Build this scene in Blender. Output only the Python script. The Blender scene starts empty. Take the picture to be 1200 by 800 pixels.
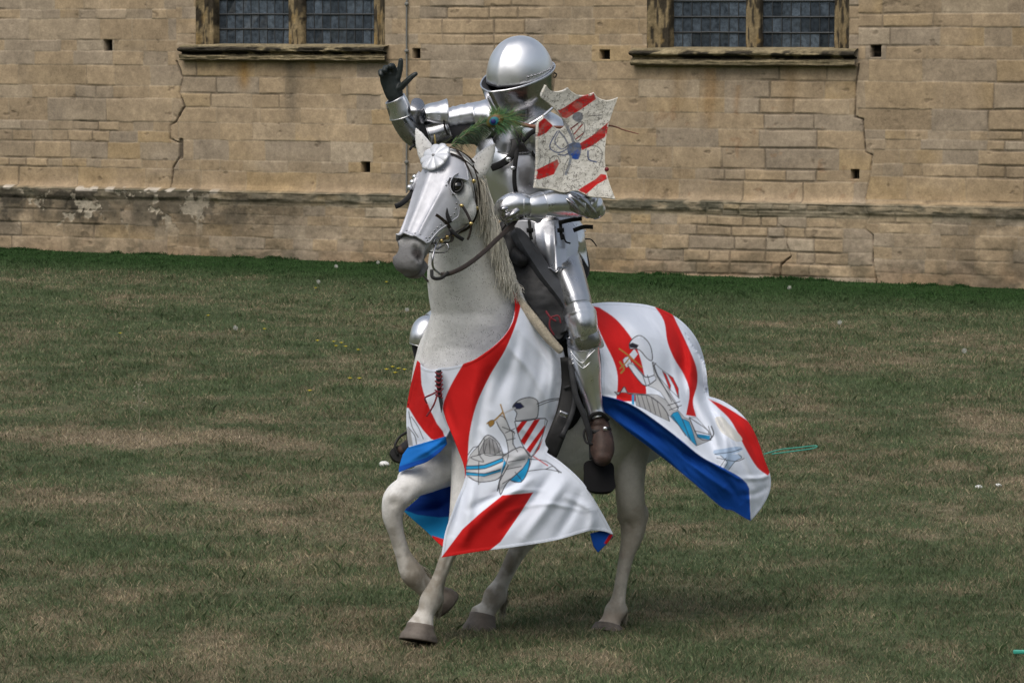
import bpy, math
import numpy as np
from mathutils import Vector, Matrix

rng = np.random.RandomState(7)
scene = bpy.context.scene
C = bpy.data.collections.new("place")
scene.collection.children.link(C)
R = math.radians

# ------------------------------------------------------------------ camera
FPX, CAMY, CAMH, HOR = 4500.0, -18.0, 2.86, 25.0
TH = math.atan((400 - HOR) / FPX)
FW = np.array([0, math.cos(TH), -math.sin(TH)])
UPV = np.array([0, math.sin(TH), math.cos(TH)])
RT = np.array([1.0, 0, 0])
CAM = np.array([0, CAMY, CAMH])

def W(px, py, y):
    """world point at depth-plane y seen at photo position (px,py); arrays allowed"""
    px = np.asarray(px, float); py = np.asarray(py, float); y = np.asarray(y, float)
    d = FW + ((px - 600) / FPX)[..., None] * RT + ((400 - py) / FPX)[..., None] * UPV
    t = (y - CAMY) / d[..., 1]
    return CAM + d * t[..., None]

def G(px, py, z=0.0):
    """point on the ground"""
    d = FW + (px - 600) / FPX * RT + (400 - py) / FPX * UPV
    return CAM + d * ((z - CAMH) / d[2])

# ------------------------------------------------------------------ noise
_tab = np.random.RandomState(3).rand(4096)
def _h(ix, iy, iz=0):
    return _tab[(ix * 73856093 ^ iy * 19349663 ^ iz * 83492791) & 4095]
def vnoise(x, y, seed=0):
    x = np.asarray(x, float) + 1000.5; y = np.asarray(y, float) + 1000.5
    ix = np.floor(x).astype(np.int64); iy = np.floor(y).astype(np.int64)
    fx = x - ix; fy = y - iy
    fx = fx * fx * (3 - 2 * fx); fy = fy * fy * (3 - 2 * fy)
    a = _h(ix, iy, seed); b = _h(ix + 1, iy, seed); c = _h(ix, iy + 1, seed); d = _h(ix + 1, iy + 1, seed)
    return (a * (1 - fx) + b * fx) * (1 - fy) + (c * (1 - fx) + d * fx) * fy
def fbm(x, y, o=4, seed=0, gain=.5):
    s = 0; a = 1; n = 0
    for i in range(o):
        s = s + a * vnoise(x * 2 ** i + i * 17.3, y * 2 ** i - i * 9.1, seed + i); n += a; a *= gain
    return s / n
def sstep(a, b, x):
    t = np.clip((x - a) / (b - a), 0, 1); return t * t * (3 - 2 * t)

# ------------------------------------------------------------------ tagging
def tag(o, label=None, cat=None, group=None, kind=None):
    if label: o['label'] = label
    if cat: o['category'] = cat
    if group: o['group'] = group
    if kind: o['kind'] = kind
    return o
def empty(name, loc, label, cat, group=None):
    o = bpy.data.objects.new(name, None); C.objects.link(o); o.location = Vector(loc)
    o.empty_display_size = .2
    return tag(o, label, cat, group)
def link(name, me, parent=None):
    o = bpy.data.objects.new(name, me); C.objects.link(o)
    if parent is not None:
        o.parent = parent
        o.matrix_parent_inverse = Matrix.Translation(-Vector(wloc(parent)))
    return o
def wloc(o):
    v = Vector(o.location)
    return v if o.parent is None else v     # parts keep identity transforms
def mesh_np(name, V, F, mats, cols=None, smooth=True, mi=None):
    me = bpy.data.meshes.new(name)
    V = np.asarray(V, np.float32)
    if isinstance(F, np.ndarray):
        n = F.shape[1]; nf = F.shape[0]
        me.vertices.add(len(V)); me.vertices.foreach_set('co', V.ravel())
        me.loops.add(nf * n); me.loops.foreach_set('vertex_index', F.astype(np.int32).ravel())
        me.polygons.add(nf); me.polygons.foreach_set('loop_start', np.arange(0, nf * n, n, dtype=np.int32))
        me.update(calc_edges=True); me.validate()
    else:
        me.from_pydata(V.tolist(), [], F); me.update()
    for m in (mats if isinstance(mats, (list, tuple)) else [mats]):
        me.materials.append(m)
    if cols is not None:
        setcol(me, cols)
    if mi is not None: me.polygons.foreach_set('material_index', np.asarray(mi, np.int32))
    me.polygons.foreach_set('use_smooth', np.full(len(me.polygons), smooth))
    me.update()
    return me
def setcol(me, cols):
    at = me.color_attributes.new('Col', 'FLOAT_COLOR', 'POINT')
    c = np.ones((len(me.vertices), 4), np.float32); c[:, :3] = cols
    at.data.foreach_set('color', c.ravel())
def mod_solid(o, th, off=0):
    m = o.modifiers.new('thick', 'SOLIDIFY'); m.thickness = th; m.offset = off; return m

class MB:
    def __init__(s): s.v = []; s.f = []; s.n = 0; s.pc = []
    def each(s, name, mat, parent=None, **k):
        return [MB().add(V, F).build(name, mat, parent, **k) for V, F in s.pc]
    def add(s, V, F):
        s.pc.append((V, F)); s.v.append(np.asarray(V, float)); s.f += [tuple(int(i) + s.n for i in f) for f in F]; s.n += len(V); return s
    def build(s, name, mat, parent=None, smooth=True, solid=0, cols=None, sub=0):
        me = mesh_np(name, np.vstack(s.v), s.f, mat, cols, smooth)
        o = link(name, me, parent)
        if solid: mod_solid(o, solid)
        if sub:
            m = o.modifiers.new('sub', 'SUBSURF'); m.levels = sub; m.render_levels = sub
        return o

def nrm(v):
    v = np.asarray(v, float); return v / (np.linalg.norm(v, axis=-1, keepdims=True) + 1e-12)
def catmull(P, sub, closed=False):
    P = np.asarray(P, float); n = len(P)
    if n < 3 or sub <= 1:
        if sub <= 1: return P
        t = np.linspace(0, 1, sub + 1)[:, None]; 
        return np.vstack([P[0] * (1 - t) + P[1] * t])
    out = []
    rngs = range(n) if closed else range(n - 1)
    for i in rngs:
        if closed: p0, p1, p2, p3 = P[(i - 1) % n], P[i], P[(i + 1) % n], P[(i + 2) % n]
        else:
            p1, p2 = P[i], P[i + 1]
            p0 = P[i - 1] if i > 0 else 2 * p1 - p2
            p3 = P[i + 2] if i + 2 < n else 2 * p2 - p1
        for k in range(sub):
            t = k / sub
            out.append(.5 * (2 * p1 + (p2 - p0) * t + (2 * p0 - 5 * p1 + 4 * p2 - p3) * t * t + (3 * p1 - p0 - 3 * p2 + p3) * t ** 3))
    if not closed: out.append(P[-1])
    return np.array(out)

def ring_loft(rings, closed=True, capA=True, capB=True):
    """rings: (n,m,3) -> verts, faces"""
    rings = np.asarray(rings); n, m = rings.shape[:2]
    V = rings.reshape(-1, 3); F = []
    mm = m if closed else m - 1
    for i in range(n - 1):
        for j in range(mm):
            a = i * m + j; b = i * m + (j + 1) % m
            F.append((a, b, b + m, a + m))
    if closed and capA:
        V = np.vstack([V, rings[0].mean(0)]); c = len(V) - 1
        F += [(c, (j + 1) % m, j) for j in range(m)]
    if closed and capB:
        V = np.vstack([V, rings[-1].mean(0)]); c = len(V) - 1; o = (n - 1) * m
        F += [(c, o + j, o + (j + 1) % m) for j in range(m)]
    return V, F

def loft(st, seg=28, sub=6, cap='round', shape=None, ref=(0, 1, 0), arc=None):
    """st rows: x,y,z,a,b (a = half width in the picture plane, b = half width in depth)
       arc=(a0,a1) degrees builds an open plate; angle 0 = +n1 side, 90 = towards the viewer"""
    S = catmull(np.asarray(st, float), sub)
    P = S[:, :3]; ra = np.maximum(S[:, 3], 1e-4); rb = np.maximum(S[:, 4], 1e-4)
    T = nrm(np.gradient(P, axis=0))
    ref = np.asarray(ref, float)
    n1 = nrm(np.cross(T, ref)); n2 = nrm(np.cross(n1, T))      # n2 ~ ref direction, away from viewer
    n2 = -n2                                                   # towards the viewer
    if arc is None: th = np.linspace(0, 2 * np.pi, seg, endpoint=False)
    else: th = np.radians(np.linspace(arc[0], arc[1], seg))
    rings = []
    N = len(P)
    for i in range(N):
        mlt = np.ones(len(th))
        if shape is not None: mlt = shape(th, i / (N - 1))
        rings.append(P[i] + (np.cos(th) * ra[i] * mlt)[:, None] * n1[i] + (np.sin(th) * rb[i] * mlt)[:, None] * n2[i])
    rings = np.array(rings)
    if arc is not None: return ring_loft(rings, closed=False)
    if cap == 'round':
        def dome(i, sgn):
            out = []; r = min(ra[i], rb[i]) * .8
            for k in (1, 2, 3, 4):
                a = k / 5 * math.pi / 2
                out.append(P[i] + sgn * T[i] * r * math.sin(a) + (rings[i] - P[i]) * math.cos(a))
            return out
        rings = np.concatenate([np.array(dome(0, -1))[::-1], rings, np.array(dome(N - 1, 1))])
        return ring_loft(rings)
    if cap == 'flat': return ring_loft(rings)
    return ring_loft(rings, capA=False, capB=False)

def PX(rows):
    """rows px,py,depth,a,b? -> x,y,z,a,b (a,b metres)"""
    out = []
    for r in rows:
        p = W(r[0], r[1], r[2]); a = r[3]; b = r[4] if len(r) > 4 else a
        out.append([*p, a, b])
    return out
def tube(rows, seg=10, sub=5, cap='round', r=None):
    """rows px,py,depth(,r)"""
    return loft(PX([(q[0], q[1], q[2], q[3] if len(q) > 3 else r) for q in rows]), seg=seg, sub=sub, cap=cap)
def strap(rows, w, t=.004, sub=5, ref=(0, 1, 0)):
    """flat strap: rows px,py,depth; w = half width in picture plane"""
    st = [[*W(a, b, c), w, t] for a, b, c in rows]
    return loft(st, seg=12, sub=sub, cap='flat', ref=ref,
                shape=lambda th, q: 1 / (np.abs(np.cos(th)) ** 4 + np.abs(np.sin(th)) ** 4) ** .25)
def wtube(P, r, seg=8, sub=1, cap='round'):
    P = np.asarray(P, float); st = np.column_stack([P, np.full(len(P), r) if np.isscalar(r) else r])
    st = np.column_stack([st, st[:, 3]])
    return loft(st, seg=seg, sub=sub, cap=cap, ref=(0.13, 1, .11))
def ball(c, r, seg=12):
    c = np.asarray(c, float); r = np.broadcast_to(r, 3)
    rings = []
    for i in range(1, seg):
        a = math.pi * i / seg; th = np.linspace(0, 2 * np.pi, seg * 2, endpoint=False)
        rings.append(c + np.column_stack([r[0] * math.sin(a) * np.cos(th), r[1] * math.sin(a) * np.sin(th), np.full(len(th), r[2] * math.cos(a))]))
    V, F = ring_loft(np.array(rings)); return V, F
def box(c, s, M=None):
    c = np.asarray(c, float); s = np.asarray(s, float) / 2
    V = np.array([[x, y, z] for x in (-1, 1) for y in (-1, 1) for z in (-1, 1)]) * s
    if M is not None: V = V @ np.asarray(M).T
    return V + c, [(0, 1, 3, 2), (4, 6, 7, 5), (0, 4, 5, 1), (2, 3, 7, 6), (0, 2, 6, 4), (1, 5, 7, 3)]

def remesh(mb, voxel, smooth_it=8, fac=.5):
    """fuse overlapping closed pieces into ONE continuous surface"""
    me = mesh_np('tmp', np.vstack(mb.v), mb.f, MAT['coat'])
    o = bpy.data.objects.new('tmp', me); C.objects.link(o)
    m = o.modifiers.new('r', 'REMESH'); m.mode = 'VOXEL'; m.voxel_size = voxel; m.use_smooth_shade = True
    if smooth_it:
        s = o.modifiers.new('s', 'SMOOTH'); s.iterations = smooth_it; s.factor = fac
    dg = bpy.context.evaluated_depsgraph_get()
    e = bpy.data.meshes.new_from_object(o.evaluated_get(dg))
    V = np.empty(len(e.vertices) * 3, np.float32); e.vertices.foreach_get('co', V); V = V.reshape(-1, 3).astype(float)
    N = np.empty(len(e.vertices) * 3, np.float32); e.vertices.foreach_get('normal', N); N = N.reshape(-1, 3).astype(float)
    bpy.data.objects.remove(o); bpy.data.meshes.remove(me)
    return e, V, N

# ---------------------------------------------------------------- 2D tools
def poly_dist(P, poly, closed=True):
    poly = np.asarray(poly, float); A = poly; B = np.roll(poly, -1, 0)
    if not closed: A = poly[:-1]; B = poly[1:]
    best = np.full(len(P), 1e9); bp = np.zeros_like(P)
    for a, b in zip(A, B):
        d = b - a; t = np.clip(((P - a) @ d) / (d @ d + 1e-12), 0, 1); q = a + t[:, None] * d
        r = np.hypot(*(P - q).T); k = r < best; best[k] = r[k]; bp[k] = q[k]
    return best, bp
def inside(P, poly):
    poly = np.asarray(poly, float); x, y = P.T; c = np.zeros(len(P), bool); n = len(poly)
    for i in range(n):
        x1, y1 = poly[i]; x2, y2 = poly[(i + 1) % n]
        if y1 == y2: continue
        k = ((y1 > y) != (y2 > y)) & (x < (x2 - x1) * (y - y1) / (y2 - y1) + x1); c ^= k
    return c
def cover(P, poly, soft=.45):
    """antialiased coverage"""
    poly = np.asarray(poly, float); out = np.zeros(len(P))
    lo = poly.min(0) - 2; hi = poly.max(0) + 2
    k = np.where(((P >= lo) & (P <= hi)).all(1))[0]
    if len(k) == 0: return out
    d, _ = poly_dist(P[k], poly); s = np.where(inside(P[k], poly), d, -d)
    out[k] = np.clip(.5 + s / (2 * soft), 0, 1); return out
def stroke(P, line, w, soft=.4):
    line = np.asarray(line, float); out = np.zeros(len(P))
    lo = line.min(0) - 4; hi = line.max(0) + 4
    k = np.where(((P >= lo) & (P <= hi)).all(1))[0]
    if len(k) == 0: return out
    d, _ = poly_dist(P[k], line, closed=False)
    out[k] = np.clip(.5 + (w / 2 - d) / (2 * soft), 0, 1); return out
def smooth_poly(p, sub=6): return catmull(np.asarray(p, float), sub, closed=True)
def tps(ctrl):
    c = np.asarray(ctrl, float); X = c[:, :2] / 100; z = c[:, 2]; n = len(c)
    def U(r2): return np.where(r2 > 0, r2 * np.log(r2 + 1e-12), 0) * .5
    K = U(((X[:, None] - X[None]) ** 2).sum(-1)) + np.eye(n) * 2e-3
    Pm = np.column_stack([np.ones(n), X]); A = np.block([[K, Pm], [Pm.T, np.zeros((3, 3))]])
    w = np.linalg.solve(A, np.concatenate([z, np.zeros(3)]))
    def f(P):
        Q = P / 100; return U(((Q[:, None] - X[None]) ** 2).sum(-1)) @ w[:n] + np.column_stack([np.ones(len(Q)), Q]) @ w[n:]
    return f
def sheet_grid(poly, step):
    poly = np.asarray(poly, float); lo = poly.min(0) - step * 2; hi = poly.max(0) + step * 2
    xs = np.arange(lo[0], hi[0], step); ys = np.arange(lo[1], hi[1], step)
    X, Y = np.meshgrid(xs, ys); P = np.column_stack([X.ravel(), Y.ravel()]); nx = len(xs); ny = len(ys)
    ins = inside(P, poly).reshape(ny, nx)
    cell = (ins[:-1, :-1].astype(int) + ins[1:, :-1] + ins[:-1, 1:] + ins[1:, 1:]) >= 2
    iy, ix = np.where(cell); a = iy * nx + ix
    F = np.column_stack([a, a + 1, a + nx + 1, a + nx])
    used = np.unique(F); mp = -np.ones(nx * ny, int); mp[used] = np.arange(len(used))
    Pu = P[used].copy(); F = mp[F]
    # border verts -> snap on the outline
    e = np.vstack([F[:, [0, 1]], F[:, [1, 2]], F[:, [2, 3]], F[:, [3, 0]]]); es = np.sort(e, 1)
    key = es[:, 0] * len(Pu) + es[:, 1]; u, cnt = np.unique(key, return_counts=True)
    b = np.unique(np.concatenate([u[cnt == 1] // len(Pu), u[cnt == 1] % len(Pu)]))
    _, q = poly_dist(Pu[b], poly); Pu[b] = q
    return Pu, F
def sheet(name, poly, ctrl, mats, parent, step=.8, folds=(), paint=None, thick=.003, noise=.004, nscale=(30, 12), ang=0, seed=1, depthfn=None, rim=None, over=0, crumple=0, famp=1, hem=False):
    P, F = sheet_grid(poly, step)
    D = tps(ctrl)(P) if depthfn is None else depthfn(P)
    if over: D = drape(P, D, over)
    c, s = math.cos(R(ang)), math.sin(R(ang)); u = P[:, 0] * c + P[:, 1] * s; v = -P[:, 0] * s + P[:, 1] * c
    if noise: D = D + noise * 2 * (fbm(u / nscale[0], v / nscale[1], 3, seed) - .5)
    if crumple:
        a_ = u / nscale[0] + 1.2 * fbm(u / 30, v / 30, 2, seed + 40); b_ = v / nscale[1] * .8 + 1.2 * fbm(u / 26, v / 26, 2, seed + 41)
        rdg = 1 - np.abs(2 * fbm(a_ * 1.6, b_ * 1.3, 3, seed + 42, .55) - 1); D = D - crumple * (sstep(.72, 1, rdg) - .3) * (.35 + 1.3 * sstep(.35, .65, fbm(u / 40, v / 40, 2, seed + 43)))
    for f in folds:
        pts, w, amp = f[:3]; amp = amp * famp
        ln = catmull(np.array(pts, float), 7); nl = len(ln) - 1; best = np.zeros(len(P))
        kk = np.where(((P > ln.min(0) - 3 * w) & (P < ln.max(0) + 3 * w)).all(1))[0]; Q = P[kk]; bb = np.zeros(len(kk))
        for i_ in range(nl):
            a_, b_ = ln[i_], ln[i_ + 1]; dd = b_ - a_; t_ = np.clip(((Q - a_) @ dd) / (dd @ dd + 1e-9), 0, 1); r2 = ((Q - a_ - t_[:, None] * dd) ** 2).sum(1)
            bb = np.maximum(bb, np.sin(np.pi * np.clip((i_ + t_) / nl, .0, 1)) ** .6 * np.exp(-r2 / w ** 2))
        best[kk] = bb; D = D - amp * best
    cols = paint(P) if paint else None
    if hem:
        ed, _ = poly_dist(P, poly); D = D - .0022 * sstep(3.2, 2.6, ed); cols = cols * (1 - .22 * (np.clip(1 - np.abs(ed - 2.9) / .5, 0, 1)))[:, None]
    V = W(P[:, 0], P[:, 1], D)
    me = mesh_np(name, V, F[:, ::-1].copy(), mats, cols)
    o = link(name, me, parent)
    if thick:
        m = mod_solid(o, thick, -1)
        if isinstance(mats, (list, tuple)) and len(mats) > 1: m.material_offset = 1
    return o

# ---------------------------------------------------------------- materials
MAT = {}
def mat(name, col=(.5, .5, .5), rough=.6, metal=0, attr=False, bump=None, var=None, sheen=0, spec=.5, rvar=None, coat=0, trans=0):
    m = bpy.data.materials.new(name); m.use_nodes = True; nt = m.node_tree; n = nt.nodes; l = nt.links
    b = n['Principled BSDF']; b.inputs['Roughness'].default_value = rough; b.inputs['Metallic'].default_value = metal
    b.inputs['Specular IOR Level'].default_value = spec
    if sheen: b.inputs['Sheen Weight'].default_value = sheen
    if coat: b.inputs['Coat Weight'].default_value = coat; b.inputs['Coat Roughness'].default_value = .2
    tc = n.new('ShaderNodeTexCoord')
    if attr:
        a = n.new('ShaderNodeAttribute'); a.attribute_name = 'Col'; src = a.outputs['Color']
    else:
        r = n.new('ShaderNodeRGB'); r.outputs[0].default_value = (*col, 1); src = r.outputs[0]
    if var:   # list of (scale, detail, strength)
        for sc, det, stg in var:
            no = n.new('ShaderNodeTexNoise'); no.inputs['Scale'].default_value = sc; no.inputs['Detail'].default_value = det
            no.inputs['Roughness'].default_value = .65
            l.new(tc.outputs['Object'], no.inputs['Vector'])
            mr = n.new('ShaderNodeMapRange'); mr.inputs[1].default_value = .3; mr.inputs[2].default_value = .7
            mr.inputs[3].default_value = 1 - stg; mr.inputs[4].default_value = 1 + stg; mr.clamp = True
            l.new(no.outputs['Fac'], mr.inputs[0])
            mx = n.new('ShaderNodeVectorMath'); mx.operation = 'SCALE'; l.new(src, mx.inputs[0]); l.new(mr.outputs[0], mx.inputs['Scale']); src = mx.outputs[0]
    l.new(src, b.inputs['Base Color'])
    if rvar:
        no = n.new('ShaderNodeTexNoise'); no.inputs['Scale'].default_value = rvar[0]; no.inputs['Detail'].default_value = 6
        l.new(tc.outputs['Object'], no.inputs['Vector'])
        mr = n.new('ShaderNodeMapRange'); mr.inputs[1].default_value = .3; mr.inputs[2].default_value = .7
        mr.inputs[3].default_value = rvar[1]; mr.inputs[4].default_value = rvar[2]; l.new(no.outputs['Fac'], mr.inputs[0]); l.new(mr.outputs[0], b.inputs['Roughness'])
    prev = None
    if bump:  # list of (scale, detail, strength, dist)
        for sc, det, stg, dist in bump:
            no = n.new('ShaderNodeTexNoise'); no.inputs['Scale'].default_value = sc; no.inputs['Detail'].default_value = det
            l.new(tc.outputs['Object'], no.inputs['Vector'])
            bp = n.new('ShaderNodeBump'); bp.inputs['Strength'].default_value = stg; bp.inputs['Distance'].default_value = dist
            l.new(no.outputs['Fac'], bp.inputs['Height'])
            if prev: l.new(prev, bp.inputs['Normal'])
            prev = bp.outputs[0]
        l.new(prev, b.inputs['Normal'])
    if trans:
        tr = n.new('ShaderNodeBsdfTranslucent'); l.new(src, tr.inputs['Color']); mx = n.new('ShaderNodeMixShader'); mx.inputs[0].default_value = trans
        l.new(b.outputs[0], mx.inputs[1]); l.new(tr.outputs[0], mx.inputs[2]); l.new(mx.outputs[0], n['Material Output'].inputs[0])
    MAT[name] = m; return m
mat('stone', attr=True, rough=.93, spec=.2, bump=[(9, 8, .35, .01), (70, 6, .35, .004)], var=[(3.5, 8, .18), (14, 6, .12), (40, 5, .14)])
mat('stone_dark', (.16, .135, .09), rough=.95, spec=.2, bump=[(12, 8, .8, .02), (60, 6, .5, .005)], var=[(4, 6, .5), (25, 5, .35)])
mat('stone_frame', attr=True, rough=.95, spec=.2, bump=[(12, 8, .8, .02), (60, 6, .5, .005)], var=[(7, 6, .25), (25, 5, .3)])
mat('turf', attr=True, rough=1, spec=.1, bump=[(18, 8, .8, .03), (90, 6, .8, .01)], var=[(12, 8, .35), (60, 6, .3)])
mat('blade', attr=True, rough=.65, spec=.25, trans=.25)
mat('pane', (.030, .040, .052), rough=.1, spec=.7, var=[(2.5, 4, .7)], bump=[(14, 2, .25, .01)])
mat('lead', (.055, .06, .065), rough=.6, metal=.3)
mat('dark_room', (.02, .02, .022), rough=.9)
mat('cable', (.17, .17, .16), rough=.6)
mat('steel', (.74, .75, .78), rough=.3, metal=1, bump=[(7, 3, .35, .012), (60, 3, .08, .002)], rvar=(16, .22, .40), var=[(9, 5, .10)])
mat('steel_bright', (.83, .84, .88), rough=.34, metal=1, bump=[(9, 3, .2, .01)], rvar=(20, .26, .40))
mat('steel_visor', (.40, .40, .42), rough=.2, metal=1, bump=[(12, 3, .3, .01)], rvar=(20, .14, .28))
mat('steel_dark', (.38, .38, .40), rough=.25, metal=1, bump=[(10, 3, .25, .01)], rvar=(16, .18, .36))  # darker steel; on the raised forearm it imitates dark reflections
mat('chanfron', (.50, .51, .56), rough=.5, metal=.35, bump=[(14, 3, .12, .006)], rvar=(25, .42, .58), var=[(20, 4, .08)])
mat('chanfron_rosette', (.66, .68, .73), rough=.45, metal=.3)
mat('steel_mid', (.50, .51, .54), rough=.3, metal=1, bump=[(9, 3, .2, .01)], rvar=(18, .24, .42))
mat('brass', (.55, .42, .18), rough=.35, metal=1)
mat('leather_black', (.012, .012, .013), rough=.5, spec=.3, bump=[(60, 4, .3, .003)], rvar=(18, .42, .65))
mat('saddle_leather', (.022, .023, .026), rough=.5, spec=.35, bump=[(45, 5, .35, .004)], var=[(12, 5, .5)], rvar=(18, .4, .65))
mat('leather_brown', (.050, .030, .024), rough=.6, spec=.3, bump=[(60, 4, .4, .003)], var=[(30, 5, .5)])
mat('leather_strap', (.028, .018, .014), rough=.5, bump=[(80, 4, .3, .002)], var=[(40, 4, .4)])
mat('glove', (.014, .02, .02), rough=.5, bump=[(50, 4, .5, .004)], rvar=(30, .35, .6))
mat('garment', (.02, .02, .024), rough=.9)
mat('fleece', (.42, .37, .29), rough=.95, bump=[(140, 4, 1, .006)], var=[(30, 5, .25)])
mat('cloth', attr=True, rough=.8, spec=.2, bump=[(11, 3, .22, .012), (500, 2, .10, .0008)])
mat('lining', (.008, .05, .30), rough=.7, spec=.25, bump=[(26, 4, .25, .008)])
mat('shield_paint', attr=True, rough=.75, spec=.3, bump=[(38, 7, .7, .006), (120, 5, .4, .003)])
mat('wood', (.09, .07, .05), rough=.8)
mat('coat', attr=True, rough=.8, spec=.2, bump=[(220, 3, .4, .003), (16, 6, .5, .012)], var=[(14, 6, .10), (70, 4, .07)])
mat('stirrup_black', (.008, .008, .009), rough=.8, spec=.1)
mat('foliage', attr=True, rough=.8, spec=.2)
mat('hoof', (.125, .105, .088), rough=.65, bump=[(50, 5, .5, .004)], var=[(14, 6, .45)])
mat('hoof_sole', (.02, .018, .016), rough=.8)
mat('eye', (.008, .007, .007), rough=.06, spec=.9)
mat('hair', attr=True, rough=.6, spec=.3)
mat('feather', attr=True, rough=.5, spec=.5)
mat('red_stick', (.19, .075, .045), rough=.6)
mat('lace', (.16, .01, .02), rough=.7)
mat('yellow', (.62, .50, .03), rough=.7)
mat('stalk', (.10, .13, .05), rough=.8)
mat('dry_stalk', (.26, .25, .17), rough=.8)
mat('puff', (.6, .6, .56), rough=.9)
mat('cord_green', (.05, .36, .27), rough=.5)
mat('petal_white', (.72, .72, .70), rough=.8)
# flea-bitten flecks for the coat
def flecks(m):
    nt = m.node_tree; n = nt.nodes; l = nt.links; b = n['Principled BSDF']; src = b.inputs['Base Color'].links[0].from_socket
    tc = n.new('ShaderNodeTexCoord'); v = n.new('ShaderNodeTexVoronoi'); v.inputs['Scale'].default_value = 110; v.inputs['Randomness'].default_value = 1
    mp = n.new('ShaderNodeMapping'); mp.inputs['Scale'].default_value = (1.3, 1.3, .75); l.new(tc.outputs['Object'], mp.inputs[0]); l.new(mp.outputs[0], v.inputs['Vector'])
    r = n.new('ShaderNodeMapRange'); r.inputs[1].default_value = .14; r.inputs[2].default_value = .34; r.inputs[3].default_value = 1; r.inputs[4].default_value = 0
    l.new(v.outputs['Distance'], r.inputs[0])
    no = n.new('ShaderNodeTexNoise'); no.inputs['Scale'].default_value = 26; no.inputs['Detail'].default_value = 6; l.new(tc.outputs['Object'], no.inputs['Vector'])
    r2 = n.new('ShaderNodeMapRange'); r2.inputs[1].default_value = .36; r2.inputs[2].default_value = .62; l.new(no.outputs['Fac'], r2.inputs[0])
    mu = n.new('ShaderNodeMath'); mu.operation = 'MULTIPLY'; l.new(r.outputs[0], mu.inputs[0]); l.new(r2.outputs[0], mu.inputs[1])
    mu2 = n.new('ShaderNodeMath'); mu2.operation = 'MULTIPLY'; mu2.inputs[1].default_value = .75; sp = n.new('ShaderNodeSeparateXYZ'); l.new(tc.outputs['Object'], sp.inputs[0]); r3 = n.new('ShaderNodeMapRange'); r3.inputs[1].default_value = .95; r3.inputs[2].default_value = 1.3; l.new(sp.outputs['Z'], r3.inputs[0]); m3 = n.new('ShaderNodeMath'); m3.operation = 'MULTIPLY'; l.new(mu.outputs[0], m3.inputs[0]); l.new(r3.outputs[0], m3.inputs[1]); l.new(m3.outputs[0], mu2.inputs[0])
    mx = n.new('ShaderNodeMix'); mx.data_type = 'RGBA'; l.new(mu2.outputs[0], mx.inputs[0]); l.new(src, mx.inputs[6]); mx.inputs[7].default_value = (.14, .12, .11, 1)
    l.new(mx.outputs[2], b.inputs['Base Color'])
flecks(MAT['coat'])
mat('saddle_roll', (.05, .053, .06), rough=.5, spec=.4, bump=[(45, 5, .3, .004)], var=[(12, 5, .3)])
mat('helmet_steel', (.86, .87, .90), rough=.4, metal=1, bump=[(9, 3, .15, .008)], rvar=(14, .33, .46))
mat('mail', (.30, .30, .32), rough=.35, metal=1, bump=[(160, 2, 1, .006)])
EXPOSURE = 0.14
# ================================================================= GROUND
WL = np.array([-600 * 47.6 / FPX, CAMY + 47.6]); WR = np.array([600 * 42.1 / FPX, CAMY + 42.1])
WD = (WR - WL) / np.linalg.norm(WR - WL); WN = np.array([WD[1], -WD[0]])       # along wall, outward (towards the viewer)
if WN[1] > 0: WN = -WN
def wall_uz(px, py):
    d = FW + (px - 600) / FPX * RT + (400 - py) / FPX * UPV
    n = np.array([WN[0], WN[1], 0]); o = np.array([*WL, 0]); t = ((o - CAM) @ n) / (d @ n); p = CAM + d * t
    return (p[:2] - WL) @ WD, p[2]
def wall_p(u, z, out=0):
    u = np.asarray(u, float); z = np.asarray(z, float)
    xy = WL + u[..., None] * WD + np.asarray(out, float)[..., None] * WN
    return np.concatenate([xy, z[..., None]], -1)
def ground_z(x, y):
    dist = (np.stack([np.asarray(x, float), np.asarray(y, float)], -1) - WL) @ WN
    far = sstep(26, 4, dist)
    z = -.0098 * x * far + .012 * (fbm(x / 1.1, y / 1.1, 3, 5) - .5) * 2 + .03 * (fbm(x / 4.5, y / 4.5, 2, 6) - .5) * sstep(-17, -10, y) * sstep(6, 12, np.abs(y) + 6)
    return z
PATCH = []
for (px, py, rx, ry, w) in [(150, 515, 190, 13, 1), (330, 520, 60, 10, .8), (1175, 520, 28, 60, .5), (60, 470, 90, 20, .4), (420, 585, 60, 12, .7),
                            (760, 575, 60, 16, .7), (820, 640, 70, 15, .5), (1150, 400, 90, 16, .45), (900, 380, 60, 8, .3), (250, 400, 160, 8, .3), (150, 355, 160, 8, .5), (100, 700, 160, 30, .35), (400, 720, 90, 20, .3),
                            (1050, 480, 80, 45, -.55), (180, 640, 150, 18, -.5), (210, 375, 80, 10, -.5), (450, 470, 60, 18, -.35), (1000, 660, 170, 25, -.4), (280, 440, 90, 8, -.3), (1080, 720, 120, 30, -.4), (60, 490, 50, 8, -.4), (180, 500, 130, 5, -.4), (480, 350, 100, 10, -.3)]:
    g = G(px, py); gx = abs(G(px + rx, py)[0] - g[0]); gy = abs(G(px, py - ry)[1] - g[1])
    PATCH.append((g[0], g[1], gx, gy, w))
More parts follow.
